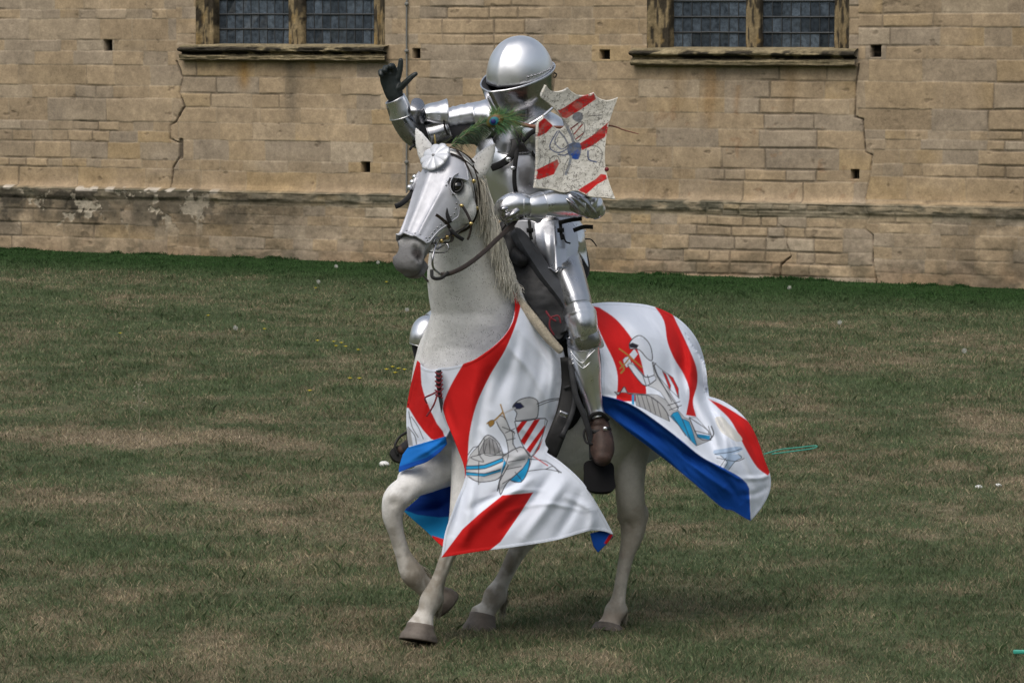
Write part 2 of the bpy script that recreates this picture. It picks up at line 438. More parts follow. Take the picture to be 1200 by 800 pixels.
def dryness(x, y):
    d = .49 + .68 * (fbm(x / 2.0, y / 1.5, 5, 11, .62) - .5) + .75 * (fbm(x / .30, y / .34, 4, 21, .6) - .5)
    for gx, gy, rx, ry, w in PATCH:
        wob = .6 * (fbm(x / .7, y / .9, 3, 31) - .5)
        q = np.sqrt(((x - gx) / rx) ** 2 + ((y - gy) / ry) ** 2) + wob
        d = d + .30 * w * sstep(1.25, .3, q)
    dist = (np.stack([x, y], -1) - WL) @ WN
    d = d - .75 * sstep(4.6, .6, dist + .8 * (fbm(x, y, 3, 8) - .5)) - .12 * sstep(12, 4, dist)
    return np.clip(d, -.2, 1.2)
GREEN = np.array([.108, .146, .072]); LUSH = np.array([.036, .085, .024]); DRY = np.array([.325, .262, .178]); STRAW = np.array([.50, .43, .31])
def grass_col(x, y, j=None):
    d = dryness(x, y); dist = (np.stack([x, y], -1) - WL) @ WN
    if j is not None: d = d + (j - .5) * .75
    g = GREEN * (1 - sstep(5, 1, dist))[:, None] + LUSH * sstep(5, 1, dist)[:, None]
    t = sstep(.30, .95, d)[:, None]
    c = g * (1 - t) + DRY * t
    t2 = sstep(.95, 1.35, d)[:, None]
    return c * (1 - t2) + STRAW * t2
def nonuni(a, lo, hi, b, fine, coarse):
    x1 = np.arange(lo, hi, fine); 
    l = lo - np.cumsum(np.geomspace(fine, coarse, 40)); l = l[l > a][::-1]; r = x1[-1] + np.cumsum(np.geomspace(fine, coarse, 40)); r = r[r < b]
    return np.concatenate([[a], l, x1, r, [b]])
xs = nonuni(-400, -9, 9, 400, .06, 40); ys = nonuni(-400, -3, 30, 400, .07, 40)
X, Y = np.meshgrid(xs, ys); x, y = X.ravel(), Y.ravel()
Z = ground_z(x, y) * sstep(60, 20, np.abs(x)) * sstep(80, 40, np.abs(y))
nx = len(xs); a = (np.arange(len(ys) - 1)[:, None] * nx + np.arange(nx - 1)).ravel()
F = np.column_stack([a, a + 1, a + nx + 1, a + nx])
me = mesh_np('lawn', np.column_stack([x, y, Z]), F, MAT['turf'], grass_col(x, y) * .62)
tag(link('ground', me), 'wide mown lawn of patchy green and dried out grass', None, None, 'structure')

# grass blades: evenly dense in the picture, so denser close by
def blades(n, hmin, hmax, wid, seed, tufts=None, spread=1.45):
    r = np.random.RandomState(seed)
    D = 15.9 * (47.5 / 15.9) ** r.rand(n)
    xx = (r.rand(n) - .5) * D * .267 * spread; yy = CAMY + D
    if tufts is not None:
        k = r.randint(0, len(tufts), n); xx = tufts[k, 0] + r.randn(n) * .035; yy = tufts[k, 1] + r.randn(n) * .035; D = yy - CAMY
    dist = (np.stack([xx, yy], -1) - WL) @ WN
    k = dist > .02; xx, yy, D, dist = xx[k], yy[k], D[k], dist[k]; n = len(xx)
    patch = fbm(xx / .33, yy / .5, 3, 44)
    h = (hmin + (hmax - hmin) * r.rand(n) ** 1.6) * (.55 + 1.0 * patch) * (1 + .25 * sstep(20, 45, D))
    h = h * (1 - .35 * sstep(3, .3, dist))
    w = wid * (.6 + .8 * r.rand(n)) * (D / 16.5) ** .8
    az = r.rand(n) * 6.283; lean = (.25 + .9 * r.rand(n)) * h; la = r.rand(n) * 6.283
    z = ground_z(xx, yy) - .004
    b = np.column_stack([xx, yy, z]); s = np.column_stack([np.cos(az) * w, np.sin(az) * w, 0 * w])
    mid = b + np.column_stack([np.cos(la) * lean * .3, np.sin(la) * lean * .3, h * .6]); tip = b + np.column_stack([np.cos(la) * lean, np.sin(la) * lean, h])
    V = np.stack([b - s, b + s, mid + s * .7, tip, mid - s * .7], 1).reshape(-1, 3)
    i = np.arange(n) * 5
    F = np.column_stack([i, i + 1, i + 2, i + 3, i + 4])
    c = grass_col(xx, yy, r.rand(n)) * (.50 + 1.05 * r.rand(n))[:, None] * (.62 + .8 * fbm(xx / .5, yy / .5, 4, 71, .6))[:, None]
    return V, F, np.repeat(c, 5, 0)
Va, Fa, Ca = blades(860000, .009, .031, .0017, 5)
r_ = np.random.RandomState(9); nt_ = 5200; Dt = 16 * (46 / 16) ** r_.rand(nt_)
tf = np.column_stack([(r_.rand(nt_) - .5) * Dt * .267 * 1.4, CAMY + Dt]); keep = dryness(tf[:, 0], tf[:, 1]) < .62; tf = tf[keep]
_u = r_.rand(260) * 16 - 1.5; _w = WL + _u[:, None] * WD + (.10 + .10 * r_.rand(260))[:, None] * WN; _w = np.repeat(_w[_u % 1.7 < .7], 4, 0); tf = np.vstack([tf, _w])
Vb, Fb, Cb = blades(90000, .022, .055, .0017, 6, tf)
Vc, Fc, Cc = blades(250000, .010, .032, .0028, 15, None, 3.2)
me = mesh_np('grass', np.vstack([Va, Vb, Vc]), np.vstack([Fa, Fb + len(Va), Fc + len(Va) + len(Vb)]), MAT['blade'], np.vstack([Ca, Cb * np.array([.75, .85, .75]), Cc]), smooth=False)
tag(link('grass', me), 'short patchy grass blades and tufts covering the lawn', 'grass', None, 'stuff')

# ================================================================= STONE BUILDING
bu0 = wall_p(6.0, 0.0)
BLD = empty('stone_building', bu0, 'weathered sandstone building with two leaded windows and low plinth behind the lawn', 'building')
def reg(px, pys): return sorted(wall_uz(px, p)[1] for p in pys)
cL = reg(100, [-60, -40, -22, -2, 11, 22, 47, 60, 76, 100, 115, 142, 153, 166, 186, 196, 221])
cM = reg(520, [-62, -45, -30, -10, 8, 22, 40, 52, 71, 92, 112, 129, 147, 168, 192, 205, 229])
cR = reg(1110, [-60, -42, -25, -6, 16, 32, 54, 70, 96, 128, 153, 164, 176, 193, 208, 236])
pL = reg(100, [222, 234, 246, 262, 278]); pM = reg(760, [243, 250, 262, 274, 290, 304, 318]); pR = reg(1110, [240, 250, 263, 275, 291, 305, 321])
crackL = [(207, 72), (214, 92), (210, 108), (216, 125), (206, 143), (199, 147), (199, 163), (212, 168), (212, 182), (203, 196), (200, 224)]
crackR = [(1006, 76), (1003, 95), (1002, 137), (1011, 140), (1014, 178), (1022, 182), (1020, 205), (1014, 233), (1022, 252), (1016, 268), (1026, 275), (1026, 305), (1030, 330)]
crackP = [(914, 250), (915, 262), (926, 268), (925, 285), (930, 300), (918, 310), (917, 325)]
def wl(pts): return np.array([wall_uz(*p) for p in pts])
CL, CR, CP = wl(crackL), wl(crackR), wl(crackP)
uL0 = wall_uz(207, 150)[0]; uR0 = wall_uz(1011, 150)[0]
W1 = (wall_uz(229, 20)[0], wall_uz(451, 20)[0]); W2 = (wall_uz(758, 20)[0], wall_uz(995, 20)[0])
sill1 = wall_uz(335, 52)[1]; sill2 = wall_uz(875, 57)[1]; WTOP = 4.6
us = np.concatenate([np.arange(-14, -.6, .06), np.arange(-.6, 14.2, .0095), np.arange(14.2, 28, .06)])
zs = np.concatenate([np.arange(-.25, 3.35, .0095), np.arange(3.35, 7, .06)])
U, Zg = np.meshgrid(us, zs); u = U.ravel(); z = Zg.ravel()
wu = u + .012 * (fbm(u * 3, z * 3, 3, 91) - .5) * 2; wz = z + .010 * (fbm(u * 2.5, z * 2.5, 3, 92) - .5) * 2
crL = np.interp(z, CL[::-1, 1], CL[::-1, 0]); crR = np.interp(z, CR[::-1, 1], CR[::-1, 0])
plz = float(np.mean([wall_uz(100, 224)[1], wall_uz(1100, 240)[1]]))
print('plinth z', plz, 'sills', sill1, sill2, 'u', uL0, uR0, W1, W2)
region = np.where(u < crL, 0, np.where(u < crR, 1, 2))
def blocks(courses, sd, below=False):
    c = [(-.6 if below else plz - .0)] + [q for q in courses if (q < plz - .03) == below]
    if below: c += [plz]
    else:
        c = c + list(np.arange(c[-1] + .3, 7.4, .3))
    c = np.array(sorted(c)); c = c[np.concatenate([[True], np.diff(c) > .05])]
    row = np.clip(np.searchsorted(c, wz) - 1, 0, len(c) - 2)
    dz = np.minimum(wz - c[row], c[row + 1] - wz)
    du = np.zeros_like(u); bid = np.zeros(len(u), np.int64)
    r = np.random.RandomState(sd)
    for i in range(len(c) - 1):
        hh = c[i + 1] - c[i]
        e = np.cumsum(np.maximum(.2, hh * (1.5 + 2.4 * r.rand(120)))) - 15 - r.rand()
        k = row == i; j = np.clip(np.searchsorted(e, wu[k]) - 1, 0, len(e) - 2)
        du[k] = np.minimum(wu[k] - e[j], e[j + 1] - wu[k]); bid[k] = i * 200 + j + sd * 7919
    return np.abs(dz), np.abs(du), bid
dz = np.zeros_like(u); du = np.zeros_like(u); bid = np.zeros(len(u), np.int64)
for rg, (cc, pp) in enumerate([(cL, pL), (cM, pM), (cR, pR)]):
    for below, cs in ((False, cc), (True, pp)):
        k = (region == rg) & ((z < plz) == below)
        if not k.any(): continue
        a_, b_, c_ = blocks(cs, rg * 2 + below + 1, below); dz[k] = a_[k]; du[k] = b_[k]; bid[k] = c_[k]
brnd = _tab[(bid * 2654435761) & 4095]; brnd2 = _tab[(bid * 40503 + 77) & 4095]; brnd3 = _tab[(bid * 9176 + 311) & 4095]
# joints: mostly thin, well pointed; some eroded deep
jn = fbm(u * 1.2, z * 1.2, 4, 61)
ero = sstep(.50, .72, jn) 
jd = np.minimum(dz, du + .003 * (brnd > .5)); jw = .004 + .007 * ero + .006 * (fbm(u * 9, z * 9, 3, 62) - .5)
joint = sstep(jw + .009, jw * .5, jd)
out = (brnd - .5) * .009 + .010 * (fbm(u * 2.2 + brnd * 40, z * 2.2, 5, 63) - .5) - joint * (.0018 + .010 * ero)
pit = sstep(.74, .84, fbm(u * 6, z * 9, 4, 64)); out -= .007 * pit
below = z < plz
rough = fbm(u * 4, z * 5, 5, 65)
out = out + np.where(below, .085 + .035 * (rough - .5), 0)
# plinth top: weathered sloping moulding
pm = sstep(plz - .12, plz - .07, z) * (1 - sstep(plz + .0, plz + .09, z)); out = out + pm * (.022 + .035 * (fbm(u * 5, z * 14, 4, 66) - .5))
out = np.where(~below, out + .085 * sstep(plz + .045, plz, z) + .012 * sstep(plz + .14, plz, z), out)
def seg_d(line):
    P = np.column_stack([u, z]); d = np.full(len(u), 9.)
    k = (u > line[:, 0].min() - .15) & (u < line[:, 0].max() + .15); d[k] = poly_dist(P[k], line, False)[0]; return d
crk = np.zeros_like(u)
for L_, wd in ((CL, .007), (CR, .004), (CP, .003)):
    d = seg_d(L_) + .02 * (fbm(u * 14, z * 14, 3, 67) - .5); crk = np.maximum(crk, sstep(wd + .010, wd * .4, d) * (.25 + .75 * sstep(.35, .6, fbm(u * 2, z * 2.3, 2, 68))))
d = seg_d(wl([(212, 165), (212, 184)])); crk = np.maximum(crk, sstep(.035, .02, d))
out -= crk * .03
# put-log holes
HOL = [(126, 53, 10, 12), (488, 63, 9, 10), (709, 64, 11, 10), (1026, 60, 11, 13), (428, 196, 10, 11), (1002, 204, 9, 10)]
hole = np.zeros_like(u)
for hx, hy, hw, hh in HOL:
    hu, hz = wall_uz(hx, hy); k = (np.abs(u - hu) < hw * .0056) & (np.abs(z - hz) < hh * .0054); hole[k] = 1
out -= hole * .14
# colour (albedo): per-block tone, lichen and soot stains
base = np.array([.365, .278, .185]); ochre = np.array([.395, .285, .155]); grey = np.array([.29, .25, .205]); pale = np.array([.41, .355, .285])
col = np.tile(base, (len(u), 1))
def mixc(c, t): 
    global col
    t = np.clip(t, 0, 1)[:, None]; col = col * (1 - t) + np.asarray(c) * t
mixc(ochre, sstep(.68, .95, brnd2) * .6 * sstep(.3, .6, fbm(u * 2, z * 2, 3, 72)) + .1); mixc(grey, sstep(.45, .1, brnd3) * .55); mixc(pale, sstep(.86, 1, brnd3) * .5)
col *= (.90 + .18 * brnd)[:, None]
col *= (.74 + .54 * fbm(u * .7, z * .9, 5, 73, .6))[:, None]
col *= (.88 + .24 * fbm(u * 5, z * 6, 4, 93, .6))[:, None]
band = fbm(u * .8, z * 16, 4, 74); col *= (.96 + .08 * band)[:, None]
mixc([.30, .215, .115], .35 * sstep(plz + .7, plz, z) * (1 - below) * sstep(.35, .6, fbm(u * 1.5, z * 3, 3, 75)))
mixc([.12, .10, .075], joint * (.16 + .45 * ero)); mixc([.06, .05, .04], crk * .8); mixc([.02, .018, .015], hole)  # hole fill painted near black as shade in the recess
mixc([.45, .38, .28], joint * (1 - ero) * .25)
mixc([.13, .10, .07], pit * .5)
# soot along plinth top
st = sstep(.44, .62, fbm(u * 1.7, z * 1.5, 4, 76) + .25 * (fbm(u * 9, z * 9, 3, 77) - .5))
left = sstep(5.5, 2.0, u); topm = sstep(plz - .14, plz - .06, z) * sstep(plz + .04, plz + .01, z)
mixc([.035, .032, .026], topm * (.45 + .55 * st) * sstep(.34, .52, fbm(u * 5, z * 14, 4, 78) + .1 * left)); 
gm = sstep(plz - .20, plz - .11, z) * sstep(plz + .05, plz + .0, z); mixc([.20, .185, .13], gm * .5)
# left plinth: grey-black crust with flaking pale patches
lf = left * below * sstep(plz - .62, plz - .25, z)
mixc([.10, .085, .062], lf * .9 * sstep(.25, .55, fbm(u * 3, z * 3, 4, 79)))
mixc([.055, .048, .036], lf * sstep(.47, .60, fbm(u * 4, z * 5, 5, 80, .65)) * .9)
fl = sstep(.60, .64, fbm(u * 4.6, z * 3.8, 5, 81, .62)) * lf * sstep(4.2, 2.2, u); mixc([.42, .37, .29], fl * .8); out -= fl * .012
pt = sstep(.60, .64, fbm(u * 9, z * 9, 2, 86)) * sstep(plz - .03, plz + .0, z) * sstep(plz + .05, plz + .02, z) * sstep(3.6, 2.6, u); mixc([.5, .45, .38], pt)
mixc([.26, .17, .10], below * (1 - left * .3) * sstep(.35, .0, z) * .5 * sstep(.3, .6, fbm(u * 2, z * 2, 3, 82)))
mixc([.10, .09, .06], below * sstep(.42, .0, z - .02) * .5 * sstep(.5, .65, fbm(u * 5, z * 9, 4, 83)))
mixc([.10, .085, .065], sstep(12.0, 12.9, u) * below * .55 * sstep(.4, .6, fbm(u * 3, z * 3, 4, 84)))
# run-off streaks under the sills
for sx, top, bot, wd, cc, am in [(285, 72, 115, .075, (.33, .19, .06), .7), (342, 72, 175, .10, (.11, .095, .075), .62), (365, 71, 90, .05, (.28, .17, .06), .6),
                                 (795, 78, 155, .08, (.24, .155, .07), .45), (832, 80, 165, .07, (.27, .155, .06), .55), (864, 100, 145, .035, (.25, .15, .07), .5), (925, 78, 150, .09, (.24, .16, .08), .4), (258, 72, 88, .05, (.12, .10, .08), .4), (960, 78, 130, .06, (.2, .15, .1), .3)]:
    su, sz = wall_uz(sx, top); _, bz = wall_uz(sx, bot)
    q = np.exp(-((u - su + .05 * (fbm(u * 0, z * 3, 2, 85) - .5)) / wd) ** 2) * sstep(bz, bz + (sz - bz) * .6, z) * (z < sz) * (.4 + 1.1 * fbm(u * 14, z * 1.6, 4, int(sx)))
    mixc(cc, q * am)
rs_ = fbm(u * 7, z * 7, 4, 87); mixc([.27, .17, .10], .6 * sstep(.70, .76, rs_) * sstep(uR0 - 2.9, uR0 - 2.2, u) * (u < uR0) * (z < 1.9) * (z > plz) * .8)
V = wall_p(u, z, out)
nx = len(us); iy, ix = np.meshgrid(np.arange(len(zs) - 1), np.arange(nx - 1), indexing='ij')
cu = (us[:-1] + us[1:])[ix] / 2; cz = (zs[:-1] + zs[1:])[iy] / 2
keep = np.ones(cu.shape, bool)
for (a_, b_), sz in ((W1, sill1), (W2, sill2)): keep &= ~((cu > a_) & (cu < b_) & (cz > sz - .02) & (cz < WTOP))
a = (iy * nx + ix)[keep]
F = np.column_stack([a, a + 1, a + nx + 1, a + nx])
me = mesh_np('wall', V, F, MAT['stone'], col)
link('wall', me, BLD)
# back of the building (so the wall has real thickness and openings look into a dark room)
mb = MB()
for (u0, u1, z0, z1) in ((-14, 28, -.3, 7),):
    P = [wall_p(u0, z0, -.9), wall_p(u1, z0, -.9), wall_p(u1, z1, -.9), wall_p(u0, z1, -.9), wall_p(u0, z0, -.4), wall_p(u0, z1, -.4), wall_p(u1, z1, -.4), wall_p(u1, z0, -.4)]
    mb.add(P, [(0, 1, 2, 3)]); 
    Q = [wall_p(u0, z1, .02), wall_p(u1, z1, .02), wall_p(u1, z1, -.9), wall_p(u0, z1, -.9)]; mb.add(Q, [(0, 1, 2, 3)])
    for uu in (u0, u1): mb.add([wall_p(uu, z0, .02), wall_p(uu, z1, .02), wall_p(uu, z1, -.9), wall_p(uu, z0, -.9)], [(0, 1, 2, 3)])
mb.build('inner_wall', MAT['dark_room'], BLD, smooth=False)

def wbox(mb, u0, u1, z0, z1, o0, o1, nu=1, nz=1):
    """box in wall space"""
    P = [wall_p(a, b, c) for a in (u0, u1) for b in (z0, z1) for c in (o0, o1)]
    mb.add(P, [(0, 1, 3, 2), (4, 6, 7, 5), (0, 4, 5, 1), (2, 3, 7, 6), (0, 2, 6, 4), (1, 5, 7, 3)])
def eroded(name, prof, s0, s1, along, n, amp, colf, parent, seed):
    """a moulding: prof = list of (p,q) section, swept from s0 to s1; along(s,p,q)->world; edges crumbled by noise"""
    prof = catmull(np.array(prof, float), 5) if len(prof) > 3 else np.array(prof, float)
    ss = np.linspace(s0, s1, n); S_, I_ = np.meshgrid(ss, np.arange(len(prof)), indexing='ij')
    p = prof[I_, 0]; q = prof[I_, 1]
    e = amp * 2 * (fbm(S_ * 7, I_ * .35, 4, seed) - .55) + amp * 1.5 * (fbm(S_ * 1.8, I_ * .2, 3, seed + 5) - .5)
    bulge = sstep(.0, .04, q)
    q2 = q + e * bulge
    V = along(S_, p + e * .3 * bulge, q2); V = V.reshape(-1, 3); m = len(prof)
    iy, ix = np.meshgrid(np.arange(n - 1), np.arange(m - 1), indexing='ij'); a = (iy * m + ix).ravel()
    F = np.column_stack([a, a + m, a + m + 1, a + 1])
    cols = colf(S_.ravel(), p.ravel(), q.ravel())
    return V, F, cols
def window(W_, sz, px_l, px_m0, px_m1, px_r, sill_px, sill_py, seed, lab):
    a_, b_ = W_
    root = MB()
    # reveals: a deep stone lining around the opening is the window's own mesh
    wbox(root, a_ - .0, a_ + .004, sz - .02, WTOP, -.9, .0); wbox(root, b_ - .004, b_, sz - .02, WTOP, -.9, .0); wbox(root, a_, b_, WTOP - .01, WTOP, -.9, .0)
    wo = root.build('window', MAT['stone_dark'], BLD, smooth=False); wo['label'] = lab
    def colf(s, p, q):
        n_ = fbm(s * 5, p * 20, 4, seed); c = np.tile([.24, .185, .105], (len(s), 1)); k = sstep(.45, .56, n_)[:, None] * .92
        c = c * (1 - k) + np.array([.035, .03, .024]) * k; k = sstep(.62, .72, fbm(s * 4, p * 9, 4, seed + 3))[:, None] * .7
        return c * (1 - k) + np.array([.33, .23, .10]) * k
    L = lambda px: wall_uz(px, 40)[0]
    # jambs and mullion with moulded section (swept vertically)
    def vert(name, u0, u1, o_back, o_front, side, sd):
        w = u1 - u0
        prof = [(0, o_back), (0, o_front), (w * .12, o_front + .012), (w * .3, o_front - .03), (w * .45, o_front - .035), (w * .6, o_front - .01), (w * .8, o_front - .05), (w, o_front - .06), (w, o_back)]
        if side == 1: prof = [(w - p, q) for p, q in prof][::-1]
        if side == 0: prof = [(0, o_back), (0, o_front - .06), (w * .25, o_front - .02), (w * .38, o_front), (w * .62, o_front), (w * .75, o_front - .02), (w, o_front - .06), (w, o_back)]
        pr = np.array(prof); ss = np.linspace(sz - .02, WTOP, 160); n = len(ss)
        pr = catmull(pr, 3); S_, I_ = np.meshgrid(ss, np.arange(len(pr)), indexing='ij')
        e = .022 * (fbm(S_ * 7, I_ * .2, 4, sd) - .5) * 2
        V = wall_p(u0 + pr[I_, 0] + e * .3, S_, pr[I_, 1] + e * .6).reshape(-1, 3); m = len(pr)
        iy, ix = np.meshgrid(np.arange(n - 1), np.arange(m - 1), indexing='ij'); a = (iy * m + ix).ravel()
        me = mesh_np(name, V, np.column_stack([a, a + m, a + m + 1, a + 1]), MAT['stone_frame'], colf(S_.ravel(), (pr[I_, 0] + I_ * .01).ravel(), 0))
        link(name, me, wo)
    vert('jamb', a_ + .005, L(px_l), -.40, -.02, -1, seed + 1); vert('jamb', L(px_r), b_ - .005, -.40, -.02, 1, seed + 2)
    vert('mullion', L(px_m0), L(px_m1), -.40, -.10, 0, seed + 3)
    # sill
    s0, s1 = wall_uz(sill_px[0], 60)[0], wall_uz(sill_px[1], 60)[0]; zt = wall_uz(sum(sill_px) / 2, sill_py[0])[1]; zb = wall_uz(sum(sill_px) / 2, sill_py[1])[1]; hz = zt - zb
    prof = [(zb - .005, 0.0), (zb, .10), (zb + hz * .18, .12), (zb + hz * .32, .115), (zb + hz * .42, .06), (zb + hz * .52, .055), (zb + hz * .62, .15), (zb + hz * .8, .15), (zb + hz * .92, .10), (zb + hz * 1.02, 0), (zb + hz * 1.1, -.3)]
    def scol(s, p, q):
        h_ = (p - zb) / hz; n_ = fbm(s * 3.5, p * 10, 5, seed + 9); c = np.tile([.25, .205, .125], (len(s), 1)) * (.7 + .6 * fbm(s * 9, p * 40, 3, seed))[:, None]
        k = (sstep(.40, .50, n_ + .03) * sstep(.25, .45, h_) * sstep(1.0, .8, h_) + sstep(.15, .0, h_) * .6)[:, None].clip(0, 1) * .93
        return c * (1 - k) + np.array([.022, .02, .017]) * k
    V, F, cc = eroded('sill', prof, s0, s1, lambda s, p, q: wall_p(s, p, q), 420, .03 if seed < 200 else .017, scol, wo, seed + 20)
    m = len(catmull(np.array(prof, float), 5)); 
    me = mesh_np('window_sill', V, F, MAT['stone_frame'], cc); o = link('window_sill', me, wo)
    # end caps
    for i0 in (0, (420 - 1) * m):
        pass
    # leaded lights
    r = np.random.RandomState(seed)
    for (l0, l1) in ((L(px_l), L(px_m0)), (L(px_m1), L(px_r))):
        gp = MB(); lead = MB(); pw = .112; n = int(round((l1 - l0) / pw)); pw = (l1 - l0) / n; ph = .178
        nz = int((WTOP - sz) / ph) + 1
        for i in range(n):
            for j in range(nz):
                x0 = l0 + i * pw; z0 = sz + j * ph; z1 = min(z0 + ph, WTOP)
                t = r.randn(4) * .0022; P = [wall_p(x0, z0, -.22 + t[0]), wall_p(x0 + pw, z0, -.22 + t[1]), wall_p(x0 + pw, z1, -.22 + t[2]), wall_p(x0, z1, -.22 + t[3])]
                gp.add(P, [(0, 1, 2, 3)])
        cc = np.repeat(np.array([.055, .070, .088]) * (.45 + 1.1 * r.rand(n * nz))[:, None], 4, 0)  # pane tones lifted and varied to stand in for reflections
        g = gp.build('pane', MAT['pane_attr'], wo, smooth=False, cols=cc)
        for i in range(n + 1): lead.add(*wtube([wall_p(l0 + i * pw + .002 * r.randn(), zz, -.215) for zz in (sz, WTOP)], .0055, seg=6))
        for j in range(nz): lead.add(*wtube([wall_p(l0, sz + j * ph, -.213), wall_p((l0 + l1) / 2, sz + j * ph + .004 * r.randn(), -.213), wall_p(l1, sz + j * ph, -.213)], .010 if j % 1 == 0 else .006, seg=6))
        lead.build('glazing_bars', MAT['lead'], wo)
mat('pane_attr', attr=True, rough=.12, spec=.6, var=[(9, 5, .55)], bump=[(6, 2, .5, .02)])
_m = MAT['pane_attr']; [setattr(_n.inputs['Scale'], 'default_value', 22) for _n in _m.node_tree.nodes if _n.type == 'TEX_NOISE' and _n.inputs['Scale'].default_value == 9]
window(W1, sill1, 247, 331, 349, 435, (215, 456), (53, 71), 101, 'two-light leaded window with badly crumbled sill')
window(W2, sill2, 781, 868, 886, 975, (743, 1006), (57, 77), 201, 'two-light leaded window with smoother moulded sill')
# lightning conductor
mb = MB(); pts = [wall_uz(478, p) for p in (-100, 60, 130, 226)]
zz = np.linspace(7, plz + .02, 60); uu = np.interp(zz, [p[1] for p in pts][::-1], [p[0] for p in pts][::-1]); 
mb.add(*wtube(wall_p(uu + .003 * np.sin(zz * 4), zz, np.full(60, .03)), .011, seg=8))
for p_ in (5, 60, 125, 190): 
    a_, b_ = wall_uz(478, p_); mb.add(*ball(wall_p(a_, b_, .035), .026, 8))
mb.build('lightning_conductor', MAT['cable'], BLD)

# unseen wood added behind the camera, giving the armour something dark to mirror
uu_, vv_ = np.meshgrid(np.linspace(-1, 1, 420), np.linspace(0, 1, 60)); uu_ = uu_.ravel(); vv_ = vv_.ravel()
an = uu_ * 1.5; rad = 46 + 5 * (fbm(uu_ * 22, vv_ * 3, 4, 95) - .5) - 5 * np.sin(vv_ * 2.6) * (.5 + fbm(uu_ * 30, vv_ * 4, 4, 96)); hgt = 11 + 7 * fbm(uu_ * 9, 0 * uu_, 4, 97)
Vw = np.column_stack([np.sin(an) * rad * 1.2, -np.cos(an) * rad - 2, vv_ * hgt - .3]); a = (np.arange(59)[:, None] * 420 + np.arange(419)).ravel()
cw = np.array([.03, .05, .02]) * (.4 + 1.3 * fbm(uu_ * 60, vv_ * 14, 4, 98))[:, None]
tag(link('added_woodland', mesh_np('added_woodland', Vw, np.column_stack([a, a + 1, a + 421, a + 420]), MAT['foliage'], cw)), 'unseen dark wood added behind the camera for the armour to mirror', 'wood', None, 'stuff')
# ================================================================= HORSE
HD = nrm([-.85, -.53, 0]); LF = np.array([-HD[1], HD[0], 0])     # heading, horse's left
LF = np.array([.53, -.85, 0]) / np.linalg.norm([.53, .85])
O0 = np.array([(665 - 600) / FPX * 18.0, 0, 0])
def B(f, l, z): return O0 + f * HD + l * LF + np.array([0, 0, z])
HORSE = empty('horse', B(0, 0, 0), 'white flea-bitten grey horse cantering to the left under the armoured rider', 'horse')
body = MB()
# trunk: stations from rump to chest, elliptical
def trunk(st):
    S = catmull(np.array(st, float), 6); th = np.linspace(0, 2 * np.pi, 36, endpoint=False); rings = []
    for f, zt, zb, hw in S:
        c = (zt + zb) / 2; h = (zt - zb) / 2
        rings.append(np.array([B(f, math.copysign(abs(math.cos(t)) ** .9, math.cos(t)) * hw, c + math.sin(t) * h) for t in th]))
    return ring_loft(np.array(rings))
body.add(*trunk([(-.665, 1.27, 1.05, .05), (-.62, 1.37, .95, .15), (-.53, 1.45, .88, .225), (-.40, 1.485, .80, .27), (-.2, 1.47, .72, .285), (.05, 1.46, .68, .31), (.30, 1.50, .70, .30), (.48, 1.60, .76, .26), (.62, 1.58, .82, .24), (.74, 1.42, .90, .19), (.80, 1.25, 1.0, .08)]))
# neck
body.add(*loft(PX([(600, 400, -.20, .27, .20), (568, 372, -.33, .235, .185), (548, 325, -.42, .19, .15), (543, 285, -.47, .150, .125), (543, 245, -.52, .125, .105), (540, 212, -.55, .10, .09)]), seg=30))
body.add(*loft(PX([(545, 470, -.28, .22, .17), (552, 420, -.34, .235, .17), (556, 370, -.38, .20, .16)]), seg=30))
# head in its own frame
HDIR = nrm([-.39, -.48, -.79]); hf = nrm([-.62, -.78, 0]); HUP = nrm(hf - (hf @ HDIR) * HDIR); HSD = np.cross(HUP, HDIR)
if HSD[0] < 0: HSD = -HSD
HP0 = W(530, 186, -.66); HL = .575
def Hd(t, s, q): return HP0 + HDIR * t * HL + HSD * s + HUP * q
HST = np.array([(-.06, .035, -.10, .05, .05), (.0, .055, -.15, .078, .07), (.12, .068, -.20, .100, .085), (.26, .068, -.235, .116, .080), (.40, .058, -.235, .098, .070), (.55, .046, -.19, .078, .055), (.70, .036, -.13, .064, .044), (.83, .030, -.105, .060, .040), (.93, .022, -.108, .064, .045), (1.0, .000, -.100, .056, .042), (1.03, -.025, -.080, .030, .022)])
def head_ring(t, off=0, th=None):
    v = [np.interp(t, HSTf[:, 0], HSTf[:, k]) for k in range(1, 5)]
    tp, bt, hu, hl = v; hu = hu * (1.10 + .10 * min(max((t - .3) / .4, 0), 1)); c = (tp + bt) / 2; h = (tp - bt) / 2
    if th is None: th = np.linspace(0, 2 * np.pi, 40, endpoint=False)
    out = []
    for a in th:
        sn, cs = math.sin(a), math.cos(a); w = (hu if sn > 0 else hu * (1 + sn) - hl * sn)
        e = .82
        out.append(Hd(t, math.copysign(abs(cs) ** e, cs) * (w + off), c + math.copysign(abs(sn) ** .95, sn) * (h + off)))
    return np.array(out)
HSTf = catmull(HST, 6)
body.add(*ring_loft(np.array([head_ring(t) for t in HSTf[:, 0]])))
